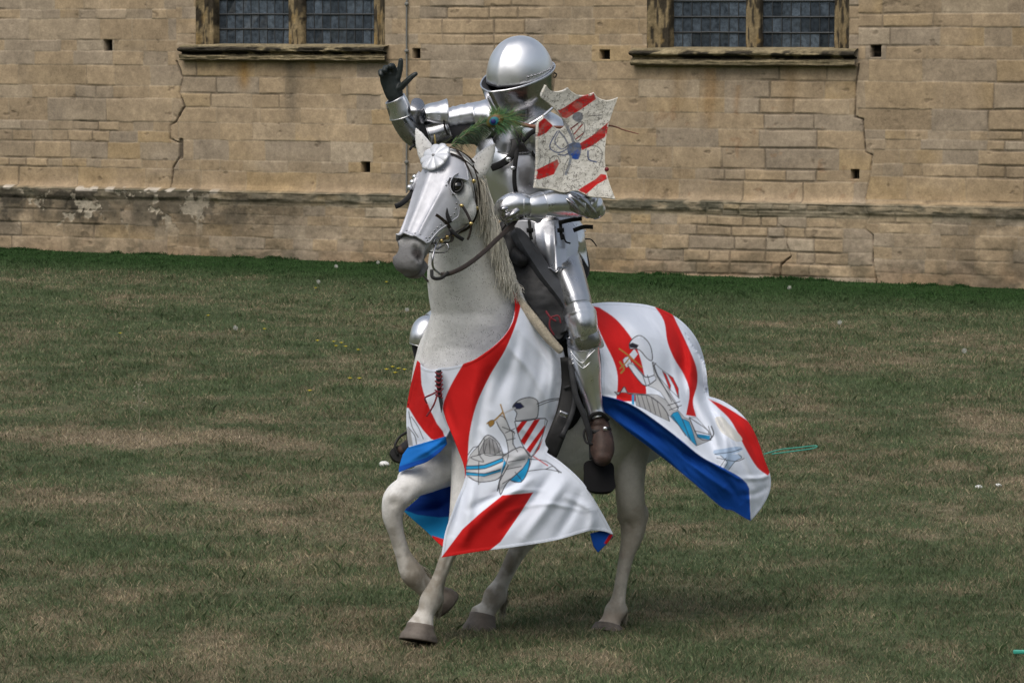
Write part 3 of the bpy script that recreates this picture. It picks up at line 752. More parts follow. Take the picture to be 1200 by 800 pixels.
# cheek, brow ridges, nostril rims, lips
def hball(t, s, q, r, rr=None): body.add(*ball(Hd(t, s, q), r))
for sg in (-1, 1):
    hball(.21, sg * .088, .012, (.032, .03, .03)); hball(.30, sg * .062, -.14, (.062, .062, .08))
    body.add(*wtube([Hd(.32, sg * .095, -.01), Hd(.48, sg * .078, -.045), Hd(.6, sg * .062, -.06)], np.array([.026, .018, .012])))
    body.add(*wtube([Hd(.84, sg * .052, .006), Hd(.90, sg * .062, -.006), Hd(.955, sg * .062, -.030), Hd(.95, sg * .058, -.055)], np.array([.018, .024, .022, .014])))
hball(.97, 0, -.098, (.052, .052, .030)); hball(.90, 0, -.115, (.042, .05, .032))
# ears
def ear(rows):
    body.add(*loft(PX(rows), seg=20, shape=lambda th, q: 1 - .0 * th))
ear([(552, 208, -.63, .040, .030), (560, 198, -.64, .050, .026), (569, 184, -.65, .040, .018), (576, 174, -.655, .022, .012), (580, 168, -.66, .006, .006)])
ear([(502, 190, -.66, .034, .030), (500, 180, -.66, .042, .026), (495, 168, -.66, .034, .018), (490, 157, -.66, .020, .012), (487, 150, -.66, .006, .006)])
# legs: px,py,depth,r (picture half width), r depth
def leg(rows): body.add(*loft(PX(rows), seg=22))
leg([(566, 470, -.42, .15, .13), (560, 530, -.46, .125, .12), (549, 580, -.50, .085, .085), (541, 612, -.54, .062, .062), (536, 628, -.55, .056, .058), (529, 642, -.55, .040, .044), (521, 660, -.55, .033, .042), (513, 682, -.54, .034, .044), (505, 703, -.53, .052, .056), (499, 717, -.54, .041, .046), (495, 728, -.55, .055, .055), (492, 736, -.555, .066, .062)])
leg([(560, 500, -.22, .14, .12), (535, 535, -.30, .115, .10), (505, 556, -.38, .080, .078), (482, 569, -.44, .060, .062), (466, 582, -.47, .064, .064), (460, 602, -.47, .050, .050), (465, 626, -.45, .036, .040), (473, 651, -.42, .038, .042), (483, 671, -.40, .056, .056), (494, 684, -.37, .047, .047), (508, 695, -.34, .050, .046)])
leg([(735, 450, .12, .24, .16), (705, 505, .05, .19, .14), (672, 560, .0, .12, .10), (645, 600, .04, .075, .075), (626, 622, .06, .058, .064), (610, 640, .04, .046, .052), (600, 658, .02, .039, .046), (589, 680, .0, .037, .044), (580, 698, -.01, .055, .056), (573, 711, -.02, .044, .046), (565, 721, -.03, .062, .058)])
leg([(770, 430, .22, .25, .18), (752, 480, .10, .18, .16), (742, 520, .04, .095, .11), (738, 555, .02, .074, .092), (739, 588, .03, .068, .074), (742, 608, .05, .066, .068), (741, 626, .05, .056, .058), (735, 648, .04, .038, .044), (729, 676, .03, .031, .040), (725, 700, .02, .034, .042), (721, 715, .015, .052, .052), (716, 727, .0, .046, .048), (713, 736, -.01, .070, .064)])
body.add(*ball(W(753, 603, .06), (.030, .035, .055)))
body.add(*ball(W(478, 560, -.42), (.05, .05, .045)))
hm, HV, HN = remesh(body, .0085, 5)
_e = np.empty(len(hm.edges) * 2, np.int32); hm.edges.foreach_get('vertices', _e); _e = _e.reshape(-1, 2)
_deg = np.bincount(_e.ravel(), minlength=len(HV)).astype(float)[:, None]
def relax(mask, it):
    global HV
    m = mask[:, None]
    for _ in range(it):
        A = np.zeros_like(HV)
        for k in range(3): A[:, k] = np.bincount(_e[:, 0], HV[_e[:, 1], k], len(HV)) + np.bincount(_e[:, 1], HV[_e[:, 0], k], len(HV))
        HV = HV * (1 - .6 * m) + A / _deg * .6 * m
def NS(sg, t, deg, off=0): return head_ring(t, off, [R(deg if sg > 0 else 180 - deg)])[0]
def SNAP(p):
    i = np.argmin(((HV - p) ** 2).sum(1)); return HV[i].copy()
ES = {s: NS(s, .26, 34) for s in (-1, 1)}
_t = (HV - HP0) @ HDIR / HL; _nose = np.clip((_t - .0) / .25, 0, 1) * (HV[:, 2] > 1.35)
relax(sstep(.95, 1.15, HV[:, 2]) * (1 - _nose) * sstep(1.98, 1.90, HV[:, 2]), 55)
# displacement detail: eye sockets, nostrils, mouth line, tendons, coat muscle
def dent(P, r, dep, d=None):
    global HV
    q = np.exp(-(np.linalg.norm(HV - P, axis=1) / r) ** 2); HV = HV + (-HN * (q * dep)[:, None] if d is None else np.asarray(d) * (q * dep)[:, None])
for sg in (-1, 1):
    dent(ES[sg], .026, .020); dent(NS(sg, .895, 34), .022, .050); dent(NS(sg, .87, 46), .015, .025); dent(NS(sg, .93, 20), .015, .030)
    for t in np.linspace(.60, .86, 9): dent(NS(sg, t, -20), .02, .006)
    dent(NS(sg, .85, 58), .02, -.012); dent(NS(sg, .95, 44), .014, -.010)
    dent(Hd(.45, sg * .08, -.09), .05, .010); dent(Hd(.17, sg * .09, .045), .03, .010)
    for t in np.linspace(.80, .98, 9): dent(NS(sg, t, -40), .009, .009)
for line in ([(738, 620, -.02), (731, 650, -.03), (726, 680, -.03), (723, 705, -.02)], [(743, 620, -.02), (739, 650, -.02), (733, 680, -.02), (729, 700, -.02)], [(526, 655, -.60), (520, 672, -.60), (512, 695, -.60)], [(468, 605, -.52), (474, 630, -.50), (480, 652, -.46)], [(604, 650, -.03), (596, 672, -.05), (587, 690, -.06)]):
    for p_ in catmull(np.array(line, float), 6): dent(W(*p_), .011, .007)
for p_ in ((734, 616, -.02), (478, 577, -.53), (460, 590, -.53), (745, 575, -.08), (735, 540, -.12)): dent(W(*p_), .02, .010)
for p_ in catmull(np.array([(516, 335, -.62), (514, 360, -.66), (520, 390, -.66), (532, 415, -.66)], float), 6): dent(W(*p_), .022, .006)
for p_ in ((456, 583, -.47), (724, 606, .05), (752, 600, .06), (520, 702, -.53), (733, 714, .02), (587, 700, .0)): dent(W(*p_), .02, -.010)
for p_, q_ in ((W(562, 192, -.70), .018), (W(569, 184, -.70), .014), (W(500, 178, -.70), .015), (W(496, 168, -.7), .012)): dent(p_, q_ * 1.2, .02)
# painted coat
P = HV; cb = np.array([.77, .765, .755]); cc = np.tile(cb, (len(P), 1))
tH = (P - HP0) @ HDIR / HL; sH = (P - HP0) @ HSD; qH = (P - HP0) @ HUP; inh = (np.abs(sH) < .14) & (qH > -.30) & (qH < .14) & (tH > -.2) & (tH < 1.15) & (P[:, 2] > 1.3)
n3 = fbm(P[:, 0] * 9 + P[:, 1] * 4, P[:, 2] * 9, 4, 41)
def mc(c, t):
    global cc
    t = np.clip(t, 0, 1)[:, None]; cc = cc * (1 - t) + np.asarray(c) * t
mz = sstep(.62, .92, tH + .12 * (n3 - .5)) * inh; mc([.075, .075, .082], mz * .85)
mc([.035, .03, .03], sstep(.036, .018, np.linalg.norm(P - NS(1, .90, 33, -.012), axis=1)) * .95); mc([.035, .03, .03], sstep(.036, .018, np.linalg.norm(P - NS(-1, .90, 33, -.012), axis=1)) * .95)
mc([.06, .05, .045], inh * sstep(.78, .84, tH) * np.exp(-((qH + .082) / .006) ** 2) * .7)
for sg in (-1, 1):
    mc([.05, .045, .04], sstep(.056, .032, np.linalg.norm(P - ES[sg], axis=1)) * .85)
    for t in np.linspace(.82, .99, 12): mc([.05, .04, .04], np.exp(-(np.linalg.norm(P - NS(sg, t, -40), axis=1) / .008) ** 2) * .5)
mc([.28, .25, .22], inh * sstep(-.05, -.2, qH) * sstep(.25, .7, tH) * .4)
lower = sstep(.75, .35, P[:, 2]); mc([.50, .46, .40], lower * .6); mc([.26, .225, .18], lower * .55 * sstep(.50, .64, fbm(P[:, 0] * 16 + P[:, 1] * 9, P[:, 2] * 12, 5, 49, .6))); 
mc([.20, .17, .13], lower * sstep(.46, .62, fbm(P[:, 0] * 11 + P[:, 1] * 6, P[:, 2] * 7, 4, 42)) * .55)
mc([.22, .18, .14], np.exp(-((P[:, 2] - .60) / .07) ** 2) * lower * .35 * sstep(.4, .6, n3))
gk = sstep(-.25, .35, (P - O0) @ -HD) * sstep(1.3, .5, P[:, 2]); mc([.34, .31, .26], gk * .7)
mc([.26, .23, .19], np.exp(-((P[:, 2] - .62) / .05) ** 2) * sstep(460, 440, 0 * n3) * .0)
for q_ in (W(563, 192, -.70), W(570, 183, -.70), W(499, 178, -.70), W(495, 168, -.7)): mc([.33, .28, .25], np.exp(-(np.linalg.norm(P - q_, axis=1) / .022) ** 2) * .6)  # inner ears painted darker to imitate the shading inside them
for q_, r_2, k_ in ((W(464, 583, -.52), .07, .5), (W(483, 671, -.44), .07, .6), (W(741, 612, .0), .08, .5), (W(721, 716, -.03), .06, .5), (W(505, 703, -.58), .06, .35), (W(580, 698, -.06), .06, .5)):
    mc([.20, .175, .14], np.exp(-(np.linalg.norm(P - q_, axis=1) / r_2) ** 2) * k_ * sstep(.35, .6, fbm(P[:, 0] * 14, P[:, 2] * 16, 4, 47)))
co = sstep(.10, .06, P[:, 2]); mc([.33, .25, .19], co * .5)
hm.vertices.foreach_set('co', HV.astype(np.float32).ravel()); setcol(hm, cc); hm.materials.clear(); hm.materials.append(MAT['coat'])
hm.polygons.foreach_set('use_smooth', np.ones(len(hm.polygons), bool)); hm.name = 'body'; hm.update()
link('body', hm, HORSE)
# depth of the horse's near surface, so cloth can lie on it
_x = 600 + FPX * (HV - CAM) @ RT / ((HV - CAM) @ FW); _y = 400 - FPX * (HV - CAM) @ UPV / ((HV - CAM) @ FW)
_GX, _GY, _GS = 400, 120, 2.0; _DB = np.full((360, 280), 9.0)
_i = ((_y - _GY) / _GS).astype(int); _j = ((_x - _GX) / _GS).astype(int); _k = (_i >= 0) & (_i < 360) & (_j >= 0) & (_j < 280); np.minimum.at(_DB, (_i[_k], _j[_k]), HV[_k, 1])
for _ in range(2):                                       # close pin holes, then soften
    q = np.pad(_DB, 1, constant_values=9.0); _DB = np.minimum.reduce([q[a:a + 360, b:b + 280] for a in range(3) for b in range(3)]) if _ == 0 else _DB
_M = (_DB < 8).astype(float); _S = np.where(_DB < 8, _DB, 0)
for _ in range(6):
    def bl(A): 
        q = np.pad(A, 1); return (q[:-2, 1:-1] + q[2:, 1:-1] + q[1:-1, :-2] + q[1:-1, 2:] + 2 * q[1:-1, 1:-1]) / 6
    _S = bl(_S); _M = bl(_M)
_DS = np.where(_M > .25, _S / np.maximum(_M, 1e-3), 9.0)
def drape(P, D, off):
    i = (P[:, 1] - _GY) / _GS - .5; j = (P[:, 0] - _GX) / _GS - .5; i0 = np.clip(i.astype(int), 0, 358); j0 = np.clip(j.astype(int), 0, 278); fi = i - i0; fj = j - j0
    d = (_DS[i0, j0] * (1 - fj) + _DS[i0, j0 + 1] * fj) * (1 - fi) + (_DS[i0 + 1, j0] * (1 - fj) + _DS[i0 + 1, j0 + 1] * fj) * fi
    d = np.minimum(d, 3) - off; h = .02
    return np.where(d > 2, D, -h * np.log(np.exp(-(D - d) / h) + 1) + d) * 1.0
def strands(name, roots, tips, n, parent, mt, colr, r0=.0016, jit=.02, sag=.04, seed=3, k=7):
    r = np.random.RandomState(seed); mb = MB(); cols = []
    roots = catmull(np.array(roots, float), 8); tips = catmull(np.array(tips, float), 8)
    for i in range(n):
        t = r.rand() * (len(roots) - 1.001); j = int(t); f = t - j; j2 = min(j + 1, len(roots) - 1)
        a = roots[j] * (1 - f) + roots[j2] * f; b = tips[j] * (1 - f) + tips[j2] * f
        a = W(*a) + r.randn(3) * [.010, .016, .010]; b = W(*b) + r.randn(3) * [jit, jit, jit * 1.5]
        L = np.linalg.norm(b - a); c = (a + b) / 2 + np.array([sag, -.02, .02]) * (L / .3) * (.6 + .8 * r.rand()) + r.randn(3) * .006
        s = np.linspace(0, 1, k)[:, None]; Pp = a * (1 - s) ** 2 + 2 * c * s * (1 - s) + b * s * s
        w_ = .006 * np.sin(s * 9 + r.rand() * 6) * s; Pp = Pp + np.hstack([w_, 0 * w_, 0 * w_])
        V, F = wtube(Pp, r0 * (1.5 - 1.1 * s[:, 0]), seg=4, cap='open'); mb.add(V, F); cols.append(np.tile(np.array(colr) * (.65 + .6 * r.rand()), (len(V), 1)))
    return mb.build(name, mt, parent, cols=np.vstack(cols))
# hooves
def hoof(top, bot, ra, rb, name='hoof', lean=None):
    st = [[*W(*top), ra * .90, ra * .86], [*(W(*top) * .66 + W(*bot) * .34), ra * .97, ra * .92], [*(W(*top) * .3 + W(*bot) * .7), rb * .97, rb * .93], [*W(*bot), rb, rb * .96]]
    mb = MB(); V, F = loft(st, seg=28, sub=3, cap='flat', shape=lambda th, q: 1 + .015 * np.sin(q * 22))
    mb.add(V, F); o = mb.build(name, MAT['hoof'], HORSE)
    me = o.data; me.materials.append(MAT['hoof_sole'])
    for p in me.polygons[-28:]: p.material_index = 1; p.use_smooth = False
    return o
hoof((493, 731, -.555), (490, 751, -.575), .070, .088)
hoof((504, 690, -.35), (524, 709, -.32), .056, .074)
hoof((566, 720, -.03), (561, 744, -.06), .070, .086)
hoof((713, 733, -.01), (711, 744, -.03), .076, .084)
for k_, (a_, b_) in enumerate((([(511, 698, -.50), (514, 706, -.50)], [(511, 716, -.48), (512, 722, -.48)]), ([(730, 710, .05), (732, 718, .05)], [(731, 727, .07), (730, 734, .07)]), ([(590, 696, .02), (592, 702, .02)], [(590, 714, .04), (588, 720, .04)]), ([(493, 664, -.36), (496, 672, -.36)], [(503, 676, -.33), (506, 684, -.33)]))):
    strands('fetlock_hair', [a_[0], a_[1]] + [a_[1]], [b_[0], b_[1]] + [b_[1]], 70, HORSE, MAT['hair'], [.42, .38, .31], r0=.0016, jit=.010, sag=.01, seed=30 + k_, k=5)
# eyes
for sg in (-1, 1):
    nE = nrm(NS(sg, .26, 34, .05) - ES[sg]); tE = HDIR; bE = np.cross(nE, tE); eC = ES[sg] - nE * .012
    o = MB().add(*ball(eC, .0265)).build('eye', MAT['eye'], HORSE)
    lid = MB()
    for dq, rr in ((1, .006), (-1, .005)):
        lid.add(*wtube([eC + nE * (.010 + .010 * math.sin(a)) + tE * .032 * math.cos(a) + bE * dq * .020 * math.sin(a) for a in np.linspace(0, math.pi, 9)], rr))
    lid.build('eyelid', MAT['leather_black'], o)
# mane, forelock: long strands falling over the neck's left side and down over the blanket
strands('mane', [(561, 200, -.58), (566, 225, -.57), (572, 255, -.55), (581, 285, -.51), (592, 315, -.45), (599, 336, -.40)],
        [(564, 256, -.60), (576, 292, -.61), (588, 322, -.60), (594, 334, -.58), (600, 342, -.54), (606, 350, -.48)], 620, HORSE, MAT['hair'], [.70, .67, .59], r0=.0015, seed=4, jit=.018)
strands('forelock', [(552, 190, -.60), (556, 200, -.62), (558, 214, -.64)], [(562, 222, -.66), (566, 252, -.66), (568, 280, -.66)], 90, HORSE, MAT['hair'], [.46, .43, .36], r0=.002, seed=5)

# ---------------------------------------------------------------- chanfron (steel face plate worn by the horse)
CHF = empty('chanfron', Hd(.4, 0, .07), 'brushed steel face plate with fluted rosette on the forehead of the horse', 'horse armour')
th0 = np.radians(np.linspace(-12, 192, 61)); ts = np.linspace(.03, .80, 66); rings = []
for t in ts:
    E = math.radians(np.interp(t, [.03, .10, .17, .20, .24, .29, .33, .37, .45, .55, .65, .81], [38, 22, 16, 34, 55, 56, 44, 14, 2, 6, 12, 14])); mid = math.pi / 2
    th = np.linspace(E, math.pi - E, 61)
    rg = head_ring(t, .012, th); fl = .016 * sstep(.765, .81, t)
    x = np.abs(th - mid); ridge = .011 * np.exp(-(x / .10) ** 2) - .004 * np.exp(-((x - .32) / .14) ** 2)
    ridge2 = .009 * np.exp(-((x - .62) / .09) ** 2) * sstep(.25, .45, t)
    rg = rg + HUP * (ridge + ridge2)[:, None] * sstep(.08, .25, t) + HUP * fl
    rings.append(rg)
V, F = ring_loft(np.array(rings), closed=False); o = MB().add(V, F).build('face_plate', MAT['chanfron'], CHF, solid=.003)
rings = np.array(rings)
rim = MB(); 
for line in (rings[:, 0], rings[:, -1], rings[0], rings[-1]): rim.add(*wtube(line, .0038, seg=8))
rim.each('rim', MAT['chanfron'], CHF)
riv = MB()
for k in range(24, 64, 3):
    for j in (3, -4): riv.add(*ball(rings[k, j] + HUP * .003, .0045, 6))
for j in range(6, 56, 8): riv.add(*ball(rings[-4, j] + HUP * .004, .004, 6))
for a_, b_ in ((.20, .055), (.24, .03)):
    for sg in (-1, 1): riv.add(*ball(Hd(a_, sg * b_, .072 + .006), .004, 6))
riv.each('rivet', MAT['steel_dark'], CHF)
# eye guards
for sg in (-1, 1):
    g = MB(); pts = []
    nE = nrm(NS(sg, .26, 34, .05) - ES[sg]); bE = np.cross(nE, HDIR); bE = bE if bE @ HUP > 0 else -bE
    for a in np.linspace(-.15, 2.5, 16):
        o_ = ES[sg] + HDIR * .048 * math.cos(a) + bE * .034 * math.sin(a); pts.append([o_ + nE * .002, o_ + nE * .026 + bE * .010 * math.sin(a) + HDIR * .008 * math.cos(a)])
    V, F = ring_loft(np.array(pts), closed=False); g.add(V, F); g.build('eye_guard', MAT['chanfron'], CHF, solid=.003)
# rosette: nine scalloped petals
n = 108; rings = []
rc = Hd(.115, 0, .100)
for i, rr in enumerate([.004, .02, .045, .062, .072, .076]):
    th = np.linspace(0, 2 * np.pi, n, endpoint=False); sc = np.abs(np.cos(th * 4.5)); r_s = rr * (1 - .12 * (1 - sc ** .5) * (rr / .076) ** 2)
    hgt = .016 - .012 * (rr / .076) ** 2 + .006 * (sc - .4) * (rr / .076) - (.006 if i == 5 else 0)
    rings.append(rc + (np.cos(th) * r_s)[:, None] * HSD + (np.sin(th) * r_s)[:, None] * HDIR * -1 + hgt[:, None] * HUP)
V, F = ring_loft(np.array(rings), capB=False); ro = MB().add(V, F).build('rosette', MAT['chanfron_rosette'], CHF, solid=.003)
MB().add(*ball(rc + HUP * .018, .0075, 8)).build('boss', MAT['steel_dark'], ro)

# ---------------------------------------------------------------- bridle
BR = empty('bridle', W(540, 240, -.7), 'dark leather bridle with curb bit and long reins running back to the gauntlet', 'bridle')
def onhead(pts, off=.010):
    """pts (t, angle deg) on the head surface -> world"""
    return np.array([head_ring(t, off, [math.radians(a)])[0] for t, a in pts])
def bstrap(name, P, w=.009, parent=BR, m='leather_strap'):
    P = catmull(P, 5); c = Hd(.4, 0, -.08); T = nrm(np.gradient(P, axis=0)); N = P - c; N = nrm(N - (N * T).sum(1)[:, None] * T); S_ = np.cross(T, N); w = w * .8
    rings = [[p + s * w + n * .003, p - s * w + n * .003, p - s * w - n * .002, p + s * w - n * .002] for p, s, n in zip(P, S_, N)]
    V, F = ring_loft(np.array(rings)); return MB().add(V, F).build(name, MAT[m], parent, smooth=False)
Lang = 0
q0 = head_ring(.03, 0, [0])[0]
sgL = 0 if (q0 - HP0) @ HSD > 0 else 180     # angle of the horse's left side
def A(a): return a if sgL == 0 else 180 - a
bstrap('cheek_strap', onhead([(-.02, A(60)), (.05, A(30)), (.14, A(5)), (.26, A(-28)), (.40, A(-35)), (.55, A(-28)), (.68, A(-18))], .014), .0085)
bstrap('throat_strap', onhead([(.02, A(10)), (.12, A(-15)), (.24, A(-45)), (.34, A(-70)), (.40, A(-95))], .02), .008)
bstrap('noseband', onhead([(.56, A(a)) for a in np.linspace(42, -205, 15)], .014), .010)
bstrap('brow_strap', onhead([(.04, A(a)) for a in np.linspace(70, -8, 6)], .020), .007)
bstrap('poll_strap', onhead([(-.03, A(a)) for a in np.linspace(-5, 185, 12)], .012), .009)
bstrap('jowl_strap', np.array([W(541, 240, -.80), W(547, 250, -.80), W(552, 262, -.80), W(551, 272, -.795), W(548, 281, -.79)]), .008)
bstrap('cheek_strap', onhead([(.0, A(120)), (.14, A(178)), (.3, A(200)), (.5, A(205)), (.68, A(198))], .014), .0085)
bk = MB()
for t, a in ((.14, 5), (.26, -28), (.55, -28), (.68, -18), (.62, -20)): bk.add(*ball(onhead([(t, A(a))], .018)[0], (.010, .007, .010), 8))
for q in ((541, 241, -.815), (552, 262, -.815)): bk.add(*ball(W(*q), (.010, .006, .008), 8))
bk.each('buckle', MAT['brass'], BR)
bit = MB()
mt_ = onhead([(.72, A(-14))], .014)[0]
ring = [mt_ + .024 * (math.cos(a) * HDIR + math.sin(a) * HUP) for a in np.linspace(0, 6.283, 17)]
bit.add(*wtube(ring, .004)); bs = W(517, 322, -.90)
bit.add(*wtube([mt_, mt_ * .6 + W(508, 292, -.92) * .4, W(507, 302, -.93), W(508, 314, -.92), bs], .005, sub=4)); bit.add(*wtube([Hd(.74, -.075, -.06), mt_], .007))
mr_ = Hd(.72, -.085, -.045); bit.add(*wtube([mr_, mr_ + [-.01, 0, -.06], mr_ + [.005, .0, -.12]], .005, sub=4))
bit.add(*wtube([mt_ + [0, .02, -.03], W(524, 286, -.86), W(520, 296, -.86), mr_ + [0, 0, -.05]], .0035, sub=5))
bit.build('bit', MAT['steel_dark'], BR)
mb = MB(); mb.add(*strap([(517, 322, -.90), (528, 320, -.90), (545, 312, -.86), (565, 297, -.78), (583, 280, -.68), (600, 264, -.58), (607, 254, -.54)], .0105, .0035)); mb.build('rein', MAT['leather_strap'], BR)
mb = MB(); mb.add(*strap([(506, 316, -.92), (507, 325, -.93), (516, 326, -.93), (526, 319, -.92)], .008, .0035)); mb.build('rein_end', MAT['leather_black'], BR)
mb = MB(); mb.add(*tube([(*[484, 262, -.80],), (480, 300, -.7), (520, 340, -.30), (560, 300, -.20), (598, 258, -.35)], r=.005)); mb.build('rein', MAT['leather_strap'], BR)
mb = MB(); mb.add(*strap([(484, 224, -.70), (478, 232, -.72), (470, 239, -.73), (463, 242, -.73)], .012, .004)); mb.build('blinker', MAT['leather_black'], BR)
mb = MB()
for q in ((486, 208, -.69), (483, 214, -.70), (480, 220, -.71)): mb.add(*ball(W(*q), (.012, .01, .014), 8))
mb.each('side_boss', MAT['steel'], CHF)
mb = MB(); mb.add(*strap([(522, 244, -.845), (524, 252, -.85), (528, 261, -.85)], .009, .004)); mb.add(*strap([(527, 268, -.86), (535, 276, -.86), (543, 281, -.85)], .009, .004)); mb.each('leather_tab', MAT['leather_black'], BR)

# ---------------------------------------------------------------- peacock feather
FE = empty('peacock_feather', W(527, 171, -.72), 'green peacock feather with a blue eye fixed behind the ears of the horse', 'feather')
r = np.random.RandomState(12); quill = catmull(np.array([W(527, 172, -.70), W(543, 159, -.70), (W(562, 147, -.70)), W(580, 141, -.70), W(596, 139, -.70)]), 10)
MB().add(*wtube(quill, np.linspace(.003, .001, len(quill)))).build('quill', MAT['fleece'], FE)
mb = MB(); cols = []
def barb(a, d, L, droop, c, w=.0009):
    k = 6; s = np.linspace(0, 1, k)[:, None]; P = a + d * L * s + np.array([0, 0, -1]) * droop * s ** 2 + r.randn(3) * .004 * s
    V, F = wtube(P, w * (1.3 - s[:, 0]), seg=3, cap='open'); mb.add(V, F); cols.append(np.tile(np.array(c) * (.6 + .9 * r.rand()), (len(V), 1)))
for i in range(1100):
    t = r.rand() ** .7; q = quill[min(int(t * (len(quill) - 1)), len(quill) - 1)]; T = nrm(quill[-1] - quill[0]); N = np.cross(T, [0, 1, 0]); N = nrm(N); N = N if N[2] > 0 else -N
    sd = 1 if r.rand() < .42 else -1; a = r.uniform(.25, .8) if t < .75 else r.uniform(.05, 1.0)
    d = nrm(T * math.cos(a) + sd * N * math.sin(a) + r.randn(3) * .12)
    c = [.12, .24, .08] if r.rand() < .6 else ([.03, .12, .09] if r.rand() < .5 else [.20, .17, .07])
    if sd < 0 and t < .7: c = [.035, .045, .02] if r.rand() < .6 else [.05, .10, .05]
    barb(q, d, r.uniform(.045, .095) * (.7 + .5 * t), .03 if sd > 0 else r.uniform(.01, .05), c)
for i in range(520):
    a = r.uniform(-1.5, 1.5); T = nrm(quill[-1] - quill[0]); N = np.cross(T, [0, 1, 0]); barb(quill[-12] + r.randn(3) * .006, nrm(T * math.cos(a) + N * math.sin(a) + r.randn(3) * .1), r.uniform(.035, .085), .01, [.10, .27, .10] if r.rand() < .7 else [.26, .28, .10], .0010)
mb.build('barbs', MAT['feather'], FE, cols=np.vstack(cols))
ec = W(580, 141.5, -.715)
Te = nrm(quill[-1] - quill[0]); Ne = np.cross(Te, [0, 1, 0])
eye = MB(); cols = []
for rx, rz, dy, c, sh in ((.040, .030, 0, [.12, .12, .03], 0), (.031, .024, -.003, [.16, .085, .03], .0), (.022, .019, -.006, [.01, .16, .20], -.004), (.012, .012, -.009, [.01, .015, .13], -.008)):
    th = np.linspace(0, 2 * np.pi, 28, endpoint=False); rg = [ec + np.array([0, dy, 0]) + Te * (sh + np.cos(th) * rx * k)[:, None] + Ne * (np.sin(th) * rz * k)[:, None] + np.array([0, .004 * k * k, 0]) for k in (.3, .7, 1)]
    V, F = ring_loft(np.array(rg), capB=False); eye.add(V, F); cols.append(np.tile(c, (len(V), 1)))
eye.build('eye_spot', MAT['feather'], FE, cols=np.vstack(cols), solid=.0015)
# ================================================================= CAPARISON (horse cloth)
WHITE = np.array([.74, .79, .90]); RED = np.array([.56, .012, .012]); BLUE = np.array([.006, .075, .40]); DBLUE = np.array([.004, .028, .16]); LBL = np.array([.01, .26, .56])
INK = np.array([.045, .045, .055]); GREYP = np.array([.50, .51, .54]); SKYB = np.array([.02, .30, .58]); GOLD = np.array([.35, .20, .05])
def z4(p): return [(440 + a / 2.353, 320 + b / 2.353) for a, b in p]
def z5(p): return [(620 + a / 2.856, 340 + b / 2.856) for a, b in p]
def z8(p): return [(600 + a / 5.0, 90 + b / 5.0) for a, b in p]
def painter(base, ops):
    def f(P):
        c = np.tile(base, (len(P), 1)).astype(float)
        for op in ops:
            k = cover(P, op[1]) if op[0] == 'p' else stroke(P, op[1], op[3] if len(op) > 3 else .9)
            c = c * (1 - k[:, None]) + np.asarray(op[2]) * k[:, None]
        return c
    return f
def P_(pts, c, sm=0): return ('p', smooth_poly(pts, sm) if sm else pts, c)
def L_(pts, c=INK, w=.9, sm=3): return ('l', catmull(np.array(pts, float), sm) if sm > 1 and len(pts) > 2 else pts, c, w)
